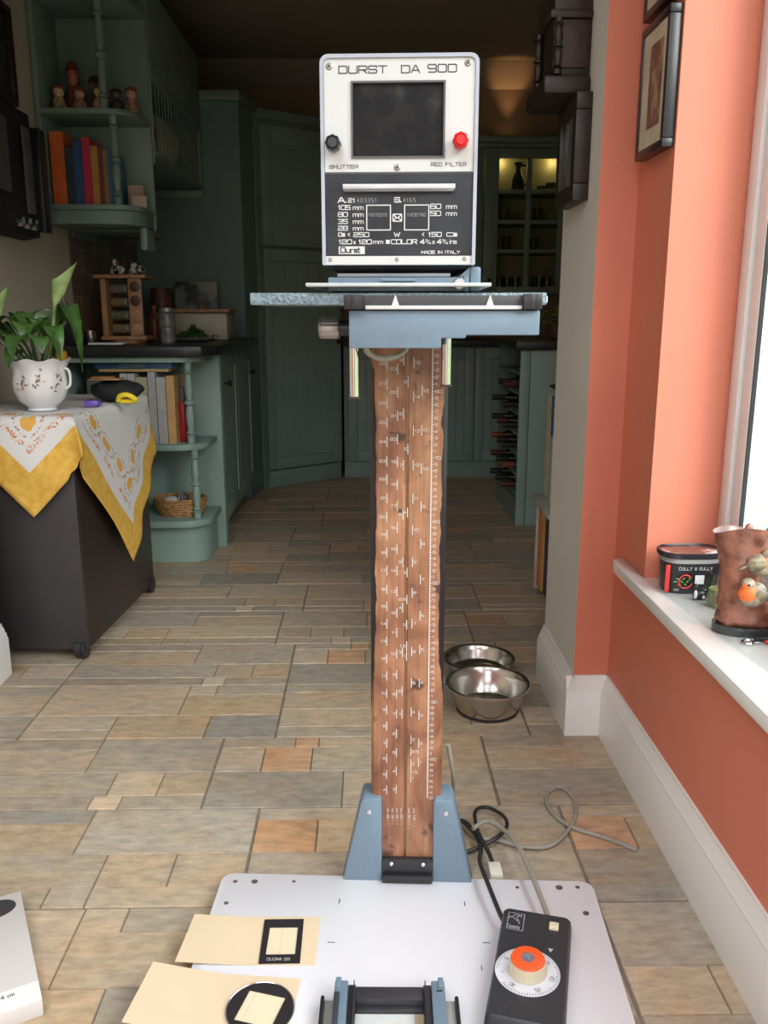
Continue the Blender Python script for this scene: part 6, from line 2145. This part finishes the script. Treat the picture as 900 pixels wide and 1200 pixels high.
# cow cruets
spot = mat('cow_spots', (.5, .5, .5), .35, ramp=[(.47, (.03, .025, .022)), (.50, (.5, .46, .4))], scale=55, detail=1)
for i, (x_, lab) in enumerate(((-1.065, 'black and white cow figurine sitting on the left of the spice rack'), (-.985, 'black and white cow figurine lying on the right of the spice rack'))):
    t = thing('cow_figurine', lab, 'figurine', (x_, 3.81, 1.1864), 0, 'cow figurines')
    MB().ell((x_, 3.81, 1.2075), (.034, .026, .0208), 18).build('body', spot, t)
    MB().ell((x_ - .004, 3.785, 1.238 if i == 0 else 1.224), (.015, .014, .014), 14).build('head', spot, t)
    for s_ in (-1, 1):
        MB().ell((x_ - .004 + s_ * .017, 3.788, (1.246 if i == 0 else 1.232)), (.007, .004, .004), 8).build('ear', black_mt, t)
        MB().ell((x_ + s_ * .018, 3.783, 1.193), (.010, .012, .0065), 10).build('foot', spot, t)
o = MB().lathe([(.022, .9004), (.024, .904), (.024, .955), (.022, .957), (.021, .91), (.001, .909)], (-1.17, 3.70, 0), 20, caps=False).build('steel_beaker', steel)
tag(o, 'small steel beaker left of the spice rack', 'beaker')
t = thing('knife_block', 'black knife block with steel rods left of the beaker', 'knife block', (-1.2, 3.62, .9004))
MB().prism([(3.56, .9004), (3.68, .9004), (3.66, 1.0), (3.54, .97)], 'x', -1.232, -1.19, bev=.004).build('block', black, t)
for x_, l_ in ((-1.222, .16), (-1.200, .10)):
    MB().tube([(x_ + .012, 3.60, .97), (x_ - .012, 3.56, .97 + l_)], .0035, 8).build('steel_rod', steel, t)
o = MB().box(-1.15, -1.01, 3.60, 3.69, .9004, .908, .002).build('white_tray', white_p)
tag(o, 'thin white tray lying in front of the spice rack', 'tray')
# clutter right of the rack
t = thing('salad_dish', 'dark leafy salad heaped on a shallow dish on the left worktop', 'dish', (-.80, 4.02, .9004))
MB().lathe([(.05, .9004), (.09, .905), (.112, .915), (.108, .917), (.05, .909), (.001, .909)], (-.80, 4.02, 0), 28, caps=False).build('dish', mat('clear_grey_dish', (.25, .26, .25), .2), t)
lf = MB()
for k in range(150):
    a = rnd.uniform(0, 6.28)
    r_ = abs(rnd.gauss(0, .045))
    lf.ell((-.80 + r_ * math.cos(a), 4.02 + r_ * .8 * math.sin(a), .925 + max(0, .05 - r_ * .7) * rnd.random()), (.016, .010, .003), 6, rot=Matrix.Rotation(rnd.uniform(0, 6), 3, 'Z') @ Matrix.Rotation(rnd.uniform(-1, 1), 3, 'X'))
lf.build('leaves', mat('dark_salad_leaf', (.035, .08, .015), .5, var=.5), t, kind='stuff')
t = thing('bread_bin', 'pale bread bin with wooden lid behind the salad', 'bread bin', (-.80, 4.32, .9004))
MB().box(-.95, -.67, 4.20, 4.42, .9005, 1.030, .012).build('body', mat('beige_enamel', (.40, .36, .26), .4), t)
MB().box(-.96, -.66, 4.19, 4.43, 1.031, 1.048, .004).build('lid', pine, t)
MB().lathe([(.012, 1.0485), (.008, 1.058), (.014, 1.068), (.001, 1.072)], (-.81, 4.31, 0), 14).build('lid_knob', pine, t)
t = thing('storage_jar', 'clear round lidded jar standing right behind the spice rack', 'jar', (-.895, 3.93, .9004))
MB().lathe([(.001, .9005), (.036, .9005), (.038, .905), (.038, 1.02), (.030, 1.03), (.001, 1.031)], (-.895, 3.93, 0), 24).build('body', mat('cloudy_jar', (.16, .16, .14), .2, var=.4, scale=30, coat=.5), t)
MB().lathe([(.031, 1.032), (.033, 1.034), (.033, 1.05), (.001, 1.052)], (-.895, 3.93, 0), 24).build('lid', mat('jar_lid_grey', (.28, .28, .26), .3, .4), t)
t = thing('hanging_strainer', 'round wire handled strainer hanging beside the spice rack', 'strainer', (-.945, 4.62, 1.10))
t.location = (-.93, 4.5, .9004)
MW[t] = Matrix.Translation(t.location)
MB().lathe([(.045, .9005), (.05, .903), (.052, .92), (.05, 1.15), (.048, 1.155), (.001, 1.156)], (-1.06, 4.55, 0), 24).build('canister', mat('dull_red_canister', (.16, .07, .05), .4, var=.5, scale=30), t)
t['label'] = 'dull red patterned canister at the back of the left worktop'
t['category'] = 'canister'
t.name = 'canister'
o = MB().box(-1.0, -.78, 4.60, 4.615, .9004, 1.19, .004).build('picture_board', mat('pale_board', (.22, .23, .21), .5, ramp=[(.42, (.06, .07, .06)), (.5, (.24, .25, .22)), (.6, (.28, .28, .25))], scale=7))
tag(o, 'pale printed chopping board leaning at the back of the left worktop', 'board')
o = MB().lathe([(.03, .9004), (.034, .905), (.034, 1.0), (.012, 1.03), (.012, 1.06), (.001, 1.062)], (-.98, 4.05, 0), 18).build('sauce_bottle', mat('red_brown_sauce', (.17, .05, .03), .25, var=.3))
tag(o, 'red-brown sauce bottle between spice rack and bread bin', 'bottle')
o = MB().lathe([(.03, .9004), (.032, .905), (.030, .965), (.001, .968)], (-.865, 3.80, 0), 18).build('clear_tumbler', mat('cloudy_jar', (.16, .16, .14), .2, var=.4, scale=30, coat=.5))
tag(o, 'small cloudy tumbler right of the spice rack on the left worktop', 'tumbler')
